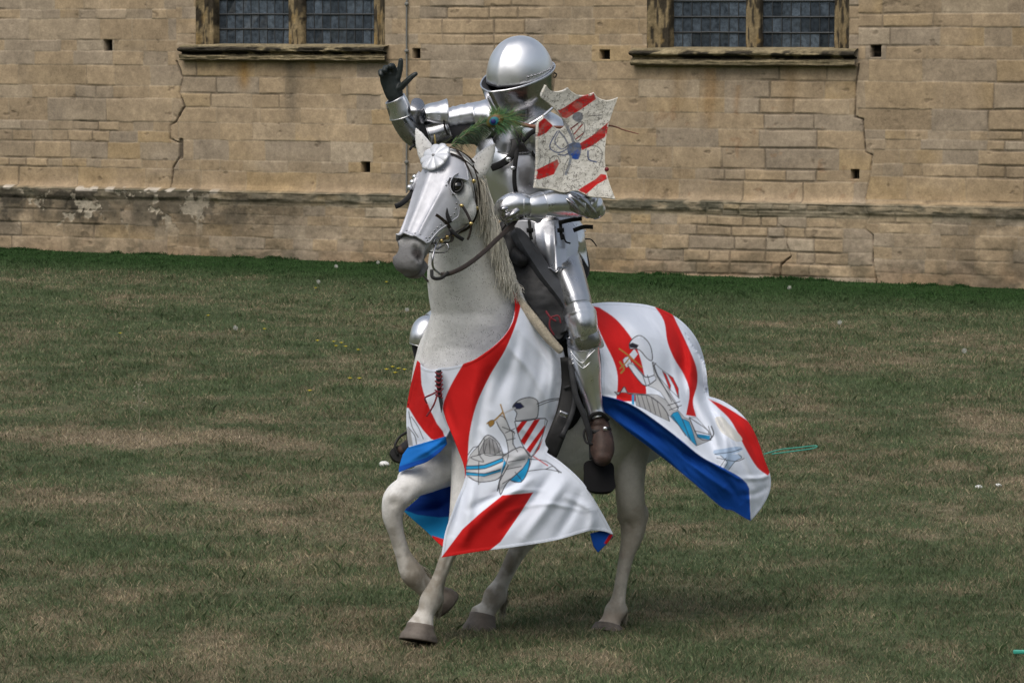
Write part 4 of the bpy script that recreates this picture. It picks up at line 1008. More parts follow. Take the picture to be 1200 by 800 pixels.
# ---- the jousting figures sewn on the cloth
knight1 = [
 P_(z4([(250, 535), (262, 500), (282, 478), (300, 452), (312, 446), (322, 452), (342, 470), (352, 498), (420, 492), (430, 512), (420, 545), (400, 575), (370, 560), (345, 560), (330, 570), (285, 575), (255, 560)]), GREYP * 1.15, 2),
 P_(z4([(283, 500), (300, 462), (314, 452), (330, 462), (345, 490), (330, 500), (300, 496)]), np.array([.34, .34, .36])),
 P_(z4([(250, 531), (300, 528), (352, 508), (352, 518), (302, 538), (250, 541)]), SKYB), P_(z4([(250, 548), (300, 552), (345, 540), (345, 546), (300, 560), (250, 556)]), SKYB),
 P_(z4([(358, 500), (378, 498), (362, 545), (346, 552)]), SKYB), P_(z4([(405, 508), (426, 512), (420, 545), (402, 575), (372, 571), (385, 545), (404, 540)]), SKYB, 2),
 P_(z4([(300, 570), (285, 582), (290, 560)]), GREYP),
 P_(z4([(342, 392), (358, 400), (372, 432), (384, 440), (378, 470), (392, 490), (372, 520), (352, 560), (336, 600), (345, 560), (366, 505), (360, 455), (344, 430), (334, 410)]), GREYP * 1.2, 2),
 P_(z4([(350, 505), (400, 478), (425, 500), (404, 540), (362, 578), (345, 610), (342, 575), (366, 530)]), GREYP * 1.1, 2),
 P_(z4([(378, 368), (395, 350), (425, 342), (447, 352), (449, 380), (440, 402), (388, 407), (390, 386)]), GREYP * 1.05, 3),
 P_(z4([(380, 366), (388, 357), (400, 357), (410, 368), (398, 374), (384, 374)]), np.array([.02, .025, .07])),
 P_(z4([(384, 408), (468, 400), (466, 430), (452, 470), (430, 506), (408, 478), (392, 440)]), WHITE),
 P_(z4([(404, 407), (420, 406), (392, 444), (388, 428)]), RED), P_(z4([(438, 404), (454, 402), (410, 474), (400, 462)]), RED), P_(z4([(467, 418), (464, 438), (426, 496), (416, 486)]), RED), P_(z4([(462, 455), (452, 484), (434, 506)]), RED * .9),
 L_(z4([(384, 408), (468, 400), (466, 430), (452, 470), (430, 506), (408, 478), (392, 440), (384, 408)])),
 L_(z4([(378, 368), (395, 350), (425, 342), (447, 352), (449, 380), (440, 402), (388, 407), (390, 386), (378, 368)])),
 L_(z4([(446, 360), (480, 348), (514, 344)]), INK, 1.1), L_(z4([(448, 366), (482, 353), (516, 347)])),
 L_(z4([(312, 418), (330, 408), (352, 388), (384, 372)]), np.array([.55, .56, .6]), 2.2), L_(z4([(308, 414), (318, 408), (330, 404), (350, 384)]), GOLD, 1.8), L_(z4([(345, 362), (358, 402)]), GOLD, 1.6),
 P_(z4([(311, 410), (324, 404), (328, 414), (316, 424)]), GOLD, 2),
 L_(z4([(342, 392), (358, 400), (372, 432), (384, 440)])), L_(z4([(334, 410), (344, 430), (360, 455), (366, 505), (345, 560), (336, 600)])), L_(z4([(350, 424), (382, 436)])), L_(z4([(358, 440), (384, 428)])), L_(z4([(362, 460), (385, 455)])), L_(z4([(378, 440), (380, 470), (392, 492)])),
 L_(z4([(255, 500), (270, 480), (284, 476), (300, 452), (312, 446), (330, 456), (345, 478), (352, 500)])), L_(z4([(284, 476), (286, 500), (298, 520), (262, 508), (290, 500)])), L_(z4([(300, 456), (302, 500), (352, 500)])),
 L_(z4([(306, 470), (300, 496)]), INK, .7), L_(z4([(314, 458), (316, 496)]), INK, .7), L_(z4([(322, 458), (330, 498)]), INK, .7), L_(z4([(334, 468), (342, 496)]), INK, .7),
 L_(z4([(250, 531), (300, 528), (352, 508)])), L_(z4([(250, 541), (302, 538), (352, 518)])), L_(z4([(250, 548), (300, 552), (345, 540)])), L_(z4([(258, 560), (285, 575), (330, 570), (350, 556)])), L_(z4([(285, 520), (284, 582)])),
 L_(z4([(350, 505), (400, 478), (425, 500)])), L_(z4([(366, 520), (412, 512)])), L_(z4([(362, 540), (402, 532)])), L_(z4([(404, 540), (362, 578), (345, 610), (342, 575), (366, 530)])), L_(z4([(350, 580), (372, 566)])),
 L_(z4([(374, 571), (402, 575), (420, 545), (426, 512)])), L_(z4([(385, 548), (395, 560), (404, 572)])),
 L_(z4([(426, 512), (470, 518), (512, 550)])), L_(z4([(420, 545), (470, 540), (512, 548)])), L_(z4([(470, 540), (490, 532), (506, 550)])), L_(z4([(436, 505), (475, 530)]), RED, 1.2)]
knight2 = [
 P_(z5([(286, 340), (300, 350), (318, 322), (330, 345), (352, 348), (400, 362), (438, 392), (470, 420), (520, 470), (528, 480), (560, 520), (610, 500), (560, 440), (520, 425), (480, 380), (430, 350)]), GREYP * .95, 1),
 P_(z5([(355, 348), (400, 352), (440, 380), (462, 410), (470, 438), (420, 415), (385, 395), (358, 385)]), np.array([.40, .40, .41])),
 P_(z5([(474, 420), (498, 405), (512, 430), (536, 440), (556, 500), (560, 520), (530, 490), (500, 450)]), SKYB, 2), P_(z5([(344, 350), (352, 350), (352, 385), (344, 380)]), SKYB),
 P_(z5([(536, 425), (560, 425), (600, 470), (605, 500), (566, 492)]), WHITE), P_(z5([(560, 480), (606, 486), (604, 500), (562, 492)]), SKYB * .8),
 P_(z5([(345, 240), (390, 290), (420, 290), (412, 240), (440, 270), (470, 340), (500, 390), (480, 400), (440, 340), (400, 320), (370, 300), (340, 262)]), GREYP * 1.2, 2),
 P_(z5([(416, 240), (440, 262), (478, 290), (498, 325), (503, 362), (470, 330), (430, 285)]), WHITE), P_(z5([(446, 270), (458, 280), (474, 318), (472, 336), (458, 300)]), RED), P_(z5([(464, 280), (482, 292), (500, 330), (500, 360), (486, 320)]), RED),
 P_(z5([(338, 196), (336, 178), (352, 158), (374, 152), (398, 172), (410, 200), (412, 234), (395, 228), (370, 200), (352, 195)]), WHITE * .86, 3), P_(z5([(334, 182), (346, 176), (366, 184), (360, 194), (340, 192)]), np.array([.02, .02, .03])),
 L_(z5([(368, 156), (378, 140)]), WHITE, 3), L_(z5([(380, 158), (388, 142)]), WHITE, 3),
 P_(z5([(336, 215), (352, 196), (364, 214), (350, 232)]), WHITE * .9), P_(z5([(314, 232), (332, 222), (342, 244), (326, 258)]), WHITE * .85, 2), P_(z5([(330, 250), (352, 250), (388, 290), (418, 284), (424, 300), (392, 320), (366, 300)]), WHITE * .88, 2),
 L_(z5([(302, 196), (330, 216), (378, 258)]), GOLD, 1.6), L_(z5([(304, 240), (318, 262), (308, 276)]), GOLD, 2.2), L_(z5([(304, 262), (322, 244), (336, 226)]), GOLD, 1.5),
 L_(z5([(338, 196), (336, 178), (352, 158), (374, 152), (398, 172), (410, 200), (412, 234), (395, 228), (370, 200), (338, 196)])),
 L_(z5([(330, 250), (366, 300), (392, 320), (424, 300)])), L_(z5([(352, 250), (388, 290), (418, 284)])), L_(z5([(380, 284), (392, 318)])), L_(z5([(396, 284), (404, 312)])), L_(z5([(412, 240), (430, 290), (470, 350), (500, 395)])), L_(z5([(424, 244), (420, 262), (450, 320), (478, 372)])),
 L_(z5([(470, 400), (510, 385)])), L_(z5([(464, 385), (505, 372)])), L_(z5([(355, 348), (400, 352), (440, 380), (462, 410), (470, 438)])), L_(z5([(362, 350), (372, 390)]), INK, .7), L_(z5([(376, 350), (390, 398)]), INK, .7), L_(z5([(392, 354), (408, 408)]), INK, .7), L_(z5([(410, 360), (424, 414)]), INK, .7), L_(z5([(428, 372), (442, 424)]), INK, .7),
 L_(z5([(286, 340), (300, 350), (318, 322), (332, 345), (352, 348)])), L_(z5([(480, 420), (500, 450), (524, 486)])), L_(z5([(512, 430), (540, 500)])), L_(z5([(536, 425), (600, 470), (605, 500), (566, 492), (536, 425)])), L_(z5([(556, 470), (604, 482)])),
 L_(z5([(610, 455), (618, 480), (606, 500)]), INK, 1.4), L_(z5([(600, 455), (612, 490)]), INK, .8)]
def outlined(ops):
    out = []
    for o in ops:
        out.append(o)
        if o[0] == 'p' and len(o[1]) > 4: out.append(('l', list(o[1]) + [o[1][0]], INK, .55))
    return out
CAPN = empty('front_caparison', B(.5, .25, .9), 'front part of the striped red and white horse cloth, laced at the chest', 'horse cloth', 'halves of the horse cloth')
outA = smooth_poly([(513, 431), (530, 430), (552, 424), (575, 410), (592, 394), (602, 374), (604, 352), (597, 338)], 1)
outA = np.vstack([catmull(np.array([(513, 431), (532, 429), (556, 421), (580, 404), (596, 386), (603, 366), (603, 350), (598, 336)], float), 5),
  catmull(np.array([(598, 336), (622, 362), (645, 392), (660, 410), (663, 440), (660, 470), (652, 500), (641, 530)], float), 5)[1:],
  catmull(np.array([(641, 530), (660, 543), (684, 566), (704, 598), (719, 626)], float), 5)[1:],
  catmull(np.array([(719, 626), (706, 622), (690, 622), (650, 633), (600, 641), (560, 646), (517, 653)], float), 5)[1:],
  catmull(np.array([(517, 653), (522, 622), (533, 592), (545, 556), (534, 520), (522, 490), (515, 460), (513, 431)], float), 5)[1:-1]])
ctrlA = [(513, 431, -.55), (532, 429, -.64), (556, 421, -.71), (580, 404, -.70), (600, 380, -.60), (603, 350, -.48), (598, 336, -.42), (630, 372, -.44), (660, 410, -.40), (663, 440, -.40), (660, 470, -.42), (650, 505, -.44), (625, 400, -.52), (640, 450, -.52), (600, 440, -.62), (570, 460, -.70), (545, 470, -.69), (528, 470, -.64), (515, 470, -.57),
         (540, 520, -.70), (548, 556, -.72), (580, 520, -.69), (610, 500, -.62), (640, 530, -.52), (600, 560, -.70), (560, 590, -.76), (533, 600, -.76), (517, 653, -.78), (570, 645, -.76), (620, 600, -.68), (660, 560, -.56), (690, 575, -.50), (719, 626, -.42), (680, 622, -.56), (630, 636, -.68)]
redA = [
 P_(np.vstack([catmull(np.array([(556, 421), (580, 404), (596, 386), (603, 366), (600, 330), (612, 350)], float), 4), catmull(np.array([(612, 350), (605, 378), (592, 410), (574, 440), (558, 475), (550, 510), (548, 540), (545, 560)], float), 4), catmull(np.array([(540, 556), (530, 520), (521, 488), (519, 475), (528, 452), (543, 426)], float), 4)]), RED),
 P_(z4([(435, 604), (350, 612), (290, 660), (240, 705), (180, 785), (300, 775), (345, 740), (400, 660)]), RED)]
foldsA = [([(604, 372), (612, 410), (600, 460), (590, 500)], 8, .010), ([(630, 385), (634, 430), (620, 480)], 7, -.010), ([(645, 400), (648, 440), (640, 490)], 4, .008), ([(596, 470), (610, 500), (640, 520)], 4, .006), ([(560, 500), (590, 530), (640, 534)], 4, .007), ([(604, 380), (640, 420), (655, 450)], 5, .010), ([(590, 400), (625, 440), (650, 490)], 4.5, .009), ([(600, 350), (640, 400), (658, 440)], 4, .006), ([(560, 430), (552, 470), (550, 520)], 7, .012), ([(575, 430), (566, 470), (560, 520)], 6, -.012),
 ([(640, 535), (610, 570), (570, 600), (535, 640)], 7, .016), ([(650, 550), (620, 590), (585, 625)], 6, -.014), ([(665, 560), (640, 595), (610, 635)], 7, .018), ([(680, 575), (670, 600), (650, 632)], 6, -.013), ([(690, 590), (694, 610), (690, 622)], 6, .016), ([(640, 545), (590, 575), (545, 600)], 5, -.012), ([(630, 520), (600, 540), (555, 560)], 5, .010),
 ([(545, 560), (540, 590), (528, 630)], 5, -.014), ([(556, 560), (550, 600), (545, 640)], 6, .014), ([(520, 440), (524, 470), (536, 510)], 4, -.008), ([(610, 380), (600, 420), (575, 480)], 6, -.008), ([(660, 580), (700, 600)], 4, .008), ([(560, 585), (600, 575), (640, 575)], 3, .006), ([(590, 600), (640, 590), (690, 600)], 3, .005)]
CL = [MAT['cloth'], MAT['lining']]
sheet('left_panel', outA, ctrlA, CL, CAPN, step=.75, folds=foldsA, paint=painter(WHITE, redA + outlined(knight1)), noise=.0035, nscale=(60, 22), ang=48, seed=11, over=.014, famp=1.35, hem=True)
# lifted corner showing lining (right lower tip)
sheet('turned_corner', [(692, 625), (706, 621), (719, 627), (712, 636), (701, 647), (696, 640)], [(692, 625, -.50), (719, 627, -.40), (701, 647, -.46), (706, 621, -.44)], MAT['cloth'], CAPN, step=.8, paint=painter(BLUE, [P_([(719, 625), (712, 638), (708, 636), (714, 626)], RED)]), noise=.004)
# far shoulder panel
outC = np.vstack([catmull(np.array([(513, 432), (505, 433), (496, 430), (489, 422)], float), 4), catmull(np.array([(489, 422), (484, 440), (479, 462), (476, 485), (477, 510), (479, 524)], float), 4)[1:],
   catmull(np.array([(479, 524), (495, 521), (512, 516), (523, 512)], float), 4)[1:], catmull(np.array([(523, 512), (528, 500), (522, 486), (516, 460), (513, 432)], float), 4)[1:-1]])
ctrlC = [(513, 432, -.55), (500, 432, -.50), (489, 422, -.36), (480, 462, -.32), (477, 500, -.36), (479, 524, -.40), (500, 470, -.52), (518, 475, -.58), (500, 510, -.52), (523, 512, -.58), (514, 450, -.57)]
sheet('right_panel', outC, ctrlC, CL, CAPN, step=.6, folds=[([(507, 436), (500, 470), (488, 515)], 4, .010), ([(515, 450), (512, 480), (502, 515)], 4, -.009), ([(495, 430), (488, 460), (484, 490)], 3, -.006)],
      paint=painter(WHITE, [P_([(489, 416), (493, 432), (494, 450), (500, 470), (512, 496), (519, 505), (520, 516), (505, 514), (488, 493), (479, 478), (470, 470)], RED, 2),
                            L_([(479, 482), (483, 500), (490, 512)], INK, .8), L_([(482, 488), (490, 500), (496, 514)], INK, .8), L_([(478, 500), (486, 510), (488, 520)], INK, .9), P_([(476, 500), (481, 504), (484, 522), (476, 522)], GREYP * .7)]), noise=.004, nscale=(16, 8), ang=75, seed=4, over=.012, hem=True)
outE = np.vstack([catmull(np.array([(478, 524), (495, 519), (512, 514), (522, 511)], float), 4), [(524, 520)], catmull(np.array([(524, 520), (515, 530), (500, 541), (485, 546), (467, 553)], float), 4), [(468, 545), (472, 532)]])
sheet('turned_hem', outE, [(478, 524, -.44), (500, 517, -.56), (522, 511, -.62), (524, 520, -.60), (500, 541, -.58), (467, 553, -.46), (470, 536, -.43), (500, 530, -.60)], MAT['cloth'], CAPN, step=.6, folds=[([(472, 545), (500, 528), (522, 514)], 3, .012), ([(478, 527), (500, 521), (518, 514)], 2, -.006)],
      paint=painter(np.array([.01, .16, .55]), [P_([(465, 553), (468, 546), (500, 536), (524, 519), (524, 523), (500, 544)], BLUE)]), noise=.003)
# lining seen under the raised leg
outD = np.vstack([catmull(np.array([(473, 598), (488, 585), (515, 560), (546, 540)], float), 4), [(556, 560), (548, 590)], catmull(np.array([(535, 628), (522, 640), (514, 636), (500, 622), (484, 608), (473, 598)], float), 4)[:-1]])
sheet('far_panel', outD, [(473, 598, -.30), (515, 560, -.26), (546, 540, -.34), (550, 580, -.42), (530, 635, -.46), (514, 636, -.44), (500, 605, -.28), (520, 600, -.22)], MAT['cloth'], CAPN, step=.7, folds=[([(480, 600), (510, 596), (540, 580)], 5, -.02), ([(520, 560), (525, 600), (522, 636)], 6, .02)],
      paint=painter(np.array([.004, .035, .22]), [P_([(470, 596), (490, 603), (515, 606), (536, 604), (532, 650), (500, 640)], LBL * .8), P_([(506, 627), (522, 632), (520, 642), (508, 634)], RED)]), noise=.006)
# chest lacing
mb = MB()
for k in range(6):
    y_ = 436 + k * 5.2; mb.add(*tube([(510 + .6 * (k % 2), y_, -.61), (514, y_ + 2.5, -.625), (518, y_, -.63)], r=.0035, seg=6)); mb.add(*tube([(510, y_, -.61), (518 + .5 * k % 2, y_ + 4, -.63)], r=.003, seg=6, sub=2))
mb.add(*tube([(513, 458, -.63), (506, 462, -.65), (498, 466, -.65), (500, 472, -.65)], r=.004, seg=6)); mb.add(*tube([(513, 458, -.63), (510, 470, -.66), (505, 480, -.66), (500, 487, -.66)], r=.004, seg=6))
mb.each('lace', MAT['lace'], CAPN)
sheet('lacing_slit', [(511, 434), (517, 433), (517, 455), (519, 472), (517, 484), (514, 466), (511, 450)], [(511, 434, -.585), (517, 433, -.60), (519, 472, -.635), (514, 466, -.62), (517, 484, -.64)], MAT['garment'], CAPN, step=.6, noise=0, thick=.002)

CAPR = empty('rear_caparison', B(-.5, .25, .9), 'rear part of the striped horse cloth over the croup, wide blue edge', 'horse cloth', 'halves of the horse cloth')
top = catmull(np.array([(690, 356), (712, 354), (740, 355), (762, 358), (785, 367), (804, 381), (818, 400), (826, 424), (829, 446), (831, 464)], float), 5)
right = catmull(np.array([(831, 464), (848, 470), (866, 482), (879, 497), (888, 515), (896, 538), (903, 558), (902, 576), (893, 594), (880, 610)], float), 5)[1:]
bot = catmull(np.array([(880, 610), (873, 607), (858, 598), (845, 594), (815, 568), (786, 544), (760, 524), (735, 505), (715, 488), (704, 480)], float), 5)[1:]
left_ = catmull(np.array([(704, 480), (705, 455), (704, 420), (700, 395), (694, 372), (690, 356)], float), 5)[1:-1]
outB = np.vstack([top, right, bot, left_])
ctrlB = [(690, 356, -.10), (712, 354, .06), (740, 355, .12), (762, 358, .18), (785, 367, .22), (804, 381, .26), (818, 400, .30), (828, 440, .34), (700, 395, -.28), (740, 385, -.16), (780, 400, -.04), (805, 420, .08), (704, 430, -.34), (740, 430, -.28), (780, 440, -.14), (812, 450, .02), (831, 464, .16),
         (705, 463, -.36), (740, 476, -.34), (775, 492, -.30), (806, 515, -.26), (835, 540, -.20), (862, 560, -.10), (880, 575, .0), (704, 480, -.30), (735, 505, -.28), (786, 544, -.22), (845, 594, -.10), (880, 610, .02), (850, 480, .14), (840, 510, -.06), (866, 500, .08), (885, 520, .14), (903, 558, .16), (880, 560, .02), (893, 594, .10)]
cr = catmull(np.array([(704, 463), (722, 467), (740, 474), (760, 487), (778, 500), (800, 517), (822, 535), (848, 548), (866, 558), (875, 566)], float), 5)
ops = [
 P_(np.vstack([catmull(np.array([(690, 358), (700, 382), (708, 400), (720, 425), (724, 445), (722, 470)], float), 4), catmull(np.array([(758, 470), (756, 445), (750, 418), (740, 396), (722, 374), (702, 360)], float), 4)]), RED),
 P_(np.vstack([catmull(np.array([(765, 356), (778, 376), (782, 400), (790, 420), (802, 440), (808, 460), (804, 486)], float), 4), catmull(np.array([(816, 488), (812, 470), (817, 450), (816, 430), (806, 405), (794, 380), (786, 364), (778, 358)], float), 4)]), RED),
 P_(np.vstack([catmull(np.array([(830, 467), (843, 479), (855, 491), (864, 506), (874, 526), (887, 547), (900, 557)], float), 4), catmull(np.array([(904, 550), (896, 525), (884, 500), (866, 486), (846, 474), (832, 468)], float), 4)]), RED),
 P_(z5([(622, 428), (648, 424), (668, 446), (700, 478), (714, 500), (694, 506), (660, 486), (640, 470)]), np.array([.66, .65, .62]), 3)] + outlined(knight2) + [
 P_(z5([(618, 535), (650, 530), (700, 522), (716, 532), (690, 545), (650, 552), (622, 550)]), np.array([.42, .54, .72]), 2), P_(z5([(640, 552), (700, 548), (712, 560), (690, 572), (668, 600), (650, 596), (662, 574)]), np.array([.45, .57, .75]), 2), L_(z5([(640, 552), (664, 574), (652, 596)]), INK, .7), L_(z5([(700, 548), (712, 560), (690, 572), (668, 600)]), INK, .7), L_(z5([(622, 548), (680, 540), (710, 530)]), INK, .8), L_(z5([(628, 560), (690, 572), (720, 562)]), INK, .8), L_(z5([(640, 590), (660, 560)]), INK, .7),
 P_(np.vstack([cr, [(878, 572), (880, 612)], bot, [(700, 482), (700, 462)]]), BLUE)]
foldsB = [([(700, 362), (730, 420), (748, 465)], 8, -.010), ([(722, 358), (760, 410), (775, 470)], 7, .010), ([(745, 358), (782, 420), (790, 480)], 6, -.010), ([(790, 372), (808, 420), (806, 470)], 4, .010), ([(840, 475), (852, 520), (850, 550)], 3.5, .012), ([(704, 463), (740, 474), (778, 500), (822, 535), (875, 566)], 2.2, .016), ([(715, 476), (745, 494), (790, 525), (850, 570)], 5, -.028), ([(760, 500), (800, 535), (860, 580)], 3.5, .014), ([(720, 490), (760, 518), (800, 552)], 3, .010), ([(800, 530), (840, 552), (870, 590)], 4, -.012),
 ([(800, 380), (812, 420), (816, 460), (840, 520), (860, 555)], 6, .022), ([(785, 370), (800, 410), (800, 450), (826, 505), (845, 545)], 6, -.016), ([(818, 400), (822, 440), (830, 480), (862, 530), (885, 575)], 5, -.020), ([(830, 465), (846, 490), (870, 530), (888, 570)], 5, .018), ([(850, 476), (874, 510), (893, 552)], 4, -.012), ([(755, 362), (772, 400), (776, 440)], 7, .008), ([(720, 360), (745, 385), (770, 400)], 5, .010), ([(735, 358), (765, 380), (790, 410)], 4, -.008),
 ([(705, 380), (735, 420), (765, 450)], 5, .006), ([(770, 460), (795, 480), (820, 520)], 4, .008), ([(862, 560), (890, 560), (902, 556)], 3, .010), ([(866, 580), (885, 578), (900, 570)], 4, -.010), ([(878, 575), (880, 592), (880, 608)], 2.5, .012), ([(824, 470), (835, 500), (842, 520)], 3.5, .012)]
sheet('cloth_panel', outB, ctrlB, CL, CAPR, step=.75, folds=foldsB, paint=painter(WHITE, ops), noise=.008, nscale=(34, 11), ang=58, seed=23, over=.016, famp=1.45, hem=True)
# far side of the croup, so the cloth really wraps over
mb = MB(); rg = []
for f in np.linspace(-.64, -.08, 16):
    zt = np.interp(f, [-.66, -.53, -.40, -.2, 0], [1.30, 1.455, 1.49, 1.478, 1.46]); hw = np.interp(f, [-.66, -.53, -.4, -.2, 0], [.10, .24, .285, .30, .31])
    rg.append([B(f, -math.sin(a) * (hw + .015) + .0, 1.18 + math.cos(a) * (zt - 1.18) - max(0, a - 1.57) * .5) for a in np.linspace(.02, 2.2, 14)])
V, F = ring_loft(np.array(rg), closed=False); mb.add(V, F); mb.build('far_side', MAT['cloth'], CAPR, solid=.003, cols=np.tile(WHITE, (len(V), 1)))
# ================================================================= SADDLE
SA = empty('saddle', B(.1, 0, 1.5), 'black leather war saddle with padded thigh guard, fleece roll and stirrups', 'saddle')
mb = MB(); rings = []
for f in np.linspace(-.02, .42, 14):
    zt = np.interp(f, [-.02, .12, .28, .36, .42], [1.50, 1.53, 1.62, 1.68, 1.62]); hw = np.interp(f, [-.3, -.1, .2, .42], [.24, .27, .25, .20])
    rings.append([B(f, math.sin(a) * hw * (1 + .12 * abs(a)), 1.25 + math.cos(a) * (zt - 1.25)) for a in np.linspace(-1.75, 1.75, 24)])
V, F = ring_loft(np.array(rings), closed=False); mb.add(V, F); mb.build('seat', MAT['saddle_leather'], SA, solid=.02)
def slab(name, poly, ctrl, m, parent, th, step=1.2, noise=.002, folds=(), paint=None):
    o = sheet(name, poly, ctrl, m, parent, step=step, thick=th, noise=noise, folds=folds, paint=paint)
    b = o.modifiers.new('b', 'BEVEL'); b.width = min(th * .3, .008); b.segments = 3; b.limit_method = 'ANGLE'; b.angle_limit = R(50); return o
slab('thigh_guard', smooth_poly([(590, 276), (604, 272), (620, 284), (640, 312), (660, 342), (671, 358), (670, 374), (662, 391), (652, 396), (632, 372), (610, 340), (596, 310)], 4),
     [(590, 276, -.22), (612, 278, -.30), (640, 312, -.38), (671, 358, -.44), (655, 396, -.46), (600, 325, -.36), (630, 345, -.43)], MAT['saddle_leather'], SA, .05, noise=.004)
slab('guard_edge', smooth_poly([(604, 272), (614, 271), (640, 306), (664, 340), (673, 352), (673, 368), (668, 380), (662, 388), (664, 368), (656, 350), (632, 318)], 4),
     [(604, 272, -.33), (614, 272, -.30), (664, 340, -.43), (673, 360, -.44), (662, 388, -.50), (640, 325, -.43)], MAT['saddle_roll'], SA, .05, noise=.002)
mb = MB(); mb.add(*tube([(592, 268, -.22, .045), (598, 284, -.26, .05), (596, 300, -.32, .04)], seg=16)); mb.add(*tube([(585, 280, -.15, .03), (600, 296, -.3, .035), (612, 306, -.38, .03)], seg=12)); mb.build('pommel', MAT['leather_black'], SA)
fl = MB(); fl.add(*loft(PX([(583, 320, -.40, .010, .02), (592, 332, -.43, .018, .02), (606, 350, -.47, .021, .022), (624, 372, -.50, .022, .022), (642, 395, -.51, .022, .022), (656, 410, -.50, .018, .022)]), seg=18)); fl.build('fleece_roll', MAT['fleece'], SA)
mb = MB(); mb.add(*tube([(640, 365, -.52), (645, 372, -.53), (651, 376, -.53)], r=.005, seg=6)); mb.add(*tube([(645, 372, -.53), (644, 382, -.535), (649, 392, -.53)], r=.004, seg=6)); mb.add(*tube([(645, 372, -.53), (654, 370, -.53), (657, 378, -.53)], r=.004, seg=6)); mb.build('tie', MAT['lace'], SA)
slab('side_flap', smooth_poly([(656, 405), (676, 398), (690, 430), (688, 470), (672, 500), (656, 500), (660, 450)], 4), [(656, 405, -.40), (690, 430, -.33), (672, 500, -.36), (660, 450, -.40)], MAT['leather_black'], SA, .02)
mb = MB(); mb.add(*strap([(664, 418, -.42), (667, 450, -.43), (663, 480, -.46), (652, 510, -.50), (640, 538, -.48), (628, 552, -.38)], .040, .006)); mb.build('girth', MAT['leather_black'], SA)
mb = MB(); mb.add(*strap([(672, 430, -.44), (674, 460, -.45), (670, 485, -.47), (658, 512, -.51)], .012, .005)); mb.add(*strap([(661, 455, -.45), (668, 452, -.455)], .006, .004)); mb.each('girth_strap', MAT['saddle_leather'], SA)
bk = MB(); bk.add(*strap([(655, 483, -.52), (665, 487, -.52)], .012, .005)); bk.build('girth_buckle', MAT['steel_dark'], SA)
mb = MB(); mb.add(*strap([(668, 420, -.46), (674, 460, -.49), (684, 486, -.50), (692, 512, -.50), (694, 538, -.48)], .013, .005)); mb.build('stirrup_leather', MAT['saddle_leather'], SA)
mb = MB(); mb.add(*strap([(700, 486, -.40), (712, 500, -.42), (716, 520, -.43), (712, 538, -.44)], .010, .005)); mb.build('stirrup_leather', MAT['leather_brown'], SA)
slab('stirrup', smooth_poly([(685, 542), (698, 538), (712, 540), (719, 545), (720, 560), (721, 572), (710, 576), (694, 575), (685, 570), (684, 555)], 4), [(685, 542, -.44), (720, 545, -.44), (721, 574, -.50), (685, 570, -.50), (700, 556, -.49)], MAT['stirrup_black'], SA, .06)
st2 = MB(); st2.add(*tube([(477, 506, .02), (468, 512, .0), (463, 522, -.02), (466, 532, -.03)], r=.006, seg=8)); st2.add(*strap([(498, 455, .05), (490, 490, .03), (480, 520, .0)], .01)); st2.each('stirrup_leather', MAT['leather_black'], SA)
slab('stirrup', smooth_poly([(457, 529), (466, 522), (480, 524), (480, 540), (464, 540)], 3), [(457, 529, -.02), (480, 524, 0), (480, 540, -.02), (464, 540, -.03)], MAT['leather_black'], SA, .04)

# ================================================================= KNIGHT
KN = empty('person', W(640, 300, 0), 'rider in polished plate armour, helm closed, raising a black gloved hand', 'person')
pb = MB()
def ch(rows, seg=18): pb.add(*loft(PX(rows), seg=seg))
ch([(650, 318, -.03, .17, .15), (643, 285, -.03, .165, .14), (630, 250, -.03, .14, .12), (617, 215, -.03, .155, .13), (608, 180, -.03, .16, .12), (608, 160, -.04, .10, .09)], 24)
ch([(609, 165, -.05, .065, .065), (609, 145, -.06, .06, .065), (609, 125, -.08, .075, .09), (609, 100, -.09, .082, .10), (609, 78, -.09, .075, .09), (609, 66, -.09, .04, .05)])
ch([(585, 172, .0, .075, .08), (563, 152, .0, .075, .07), (540, 153, -.02, .066, .056), (515, 154, -.03, .056, .05), (496, 154, -.04, .050, .048), (483, 143, -.06, .042, .042), (473, 130, -.08, .034, .034), (467, 118, -.09, .030, .026), (463, 108, -.10, .036, .018)])
ch([(630, 172, -.12, .075, .075), (650, 176, -.22, .066, .066), (666, 205, -.28, .055, .055), (686, 238, -.34, .05, .05), (664, 242, -.42, .045, .045), (636, 242, -.49, .038, .038), (616, 241, -.53, .034, .03), (604, 243, -.55, .036, .026)])
ch([(648, 300, -.12, .12, .12), (658, 322, -.24, .098, .10), (670, 350, -.36, .078, .08), (681, 380, -.43, .062, .065), (684, 410, -.43, .058, .06), (690, 445, -.42, .050, .052), (697, 480, -.42, .036, .04), (702, 498, -.42, .038, .045), (705, 515, -.46, .04, .05), (704, 535, -.50, .035, .04)])
ch([(632, 300, .10, .12, .12), (580, 330, .20, .10, .10), (520, 375, .18, .075, .075), (497, 392, .10, .062, .062), (501, 430, .10, .055, .055), (499, 480, .09, .04, .04), (488, 512, .05, .03, .03), (474, 526, .0, .03, .03)])
bm_, BV, BN = remesh(pb, .011, 4); bm_.materials.clear(); bm_.materials.append(MAT['garment']); bm_.name = 'body'
bm_.polygons.foreach_set('use_smooth', np.ones(len(bm_.polygons), bool)); link('body', bm_, KN)

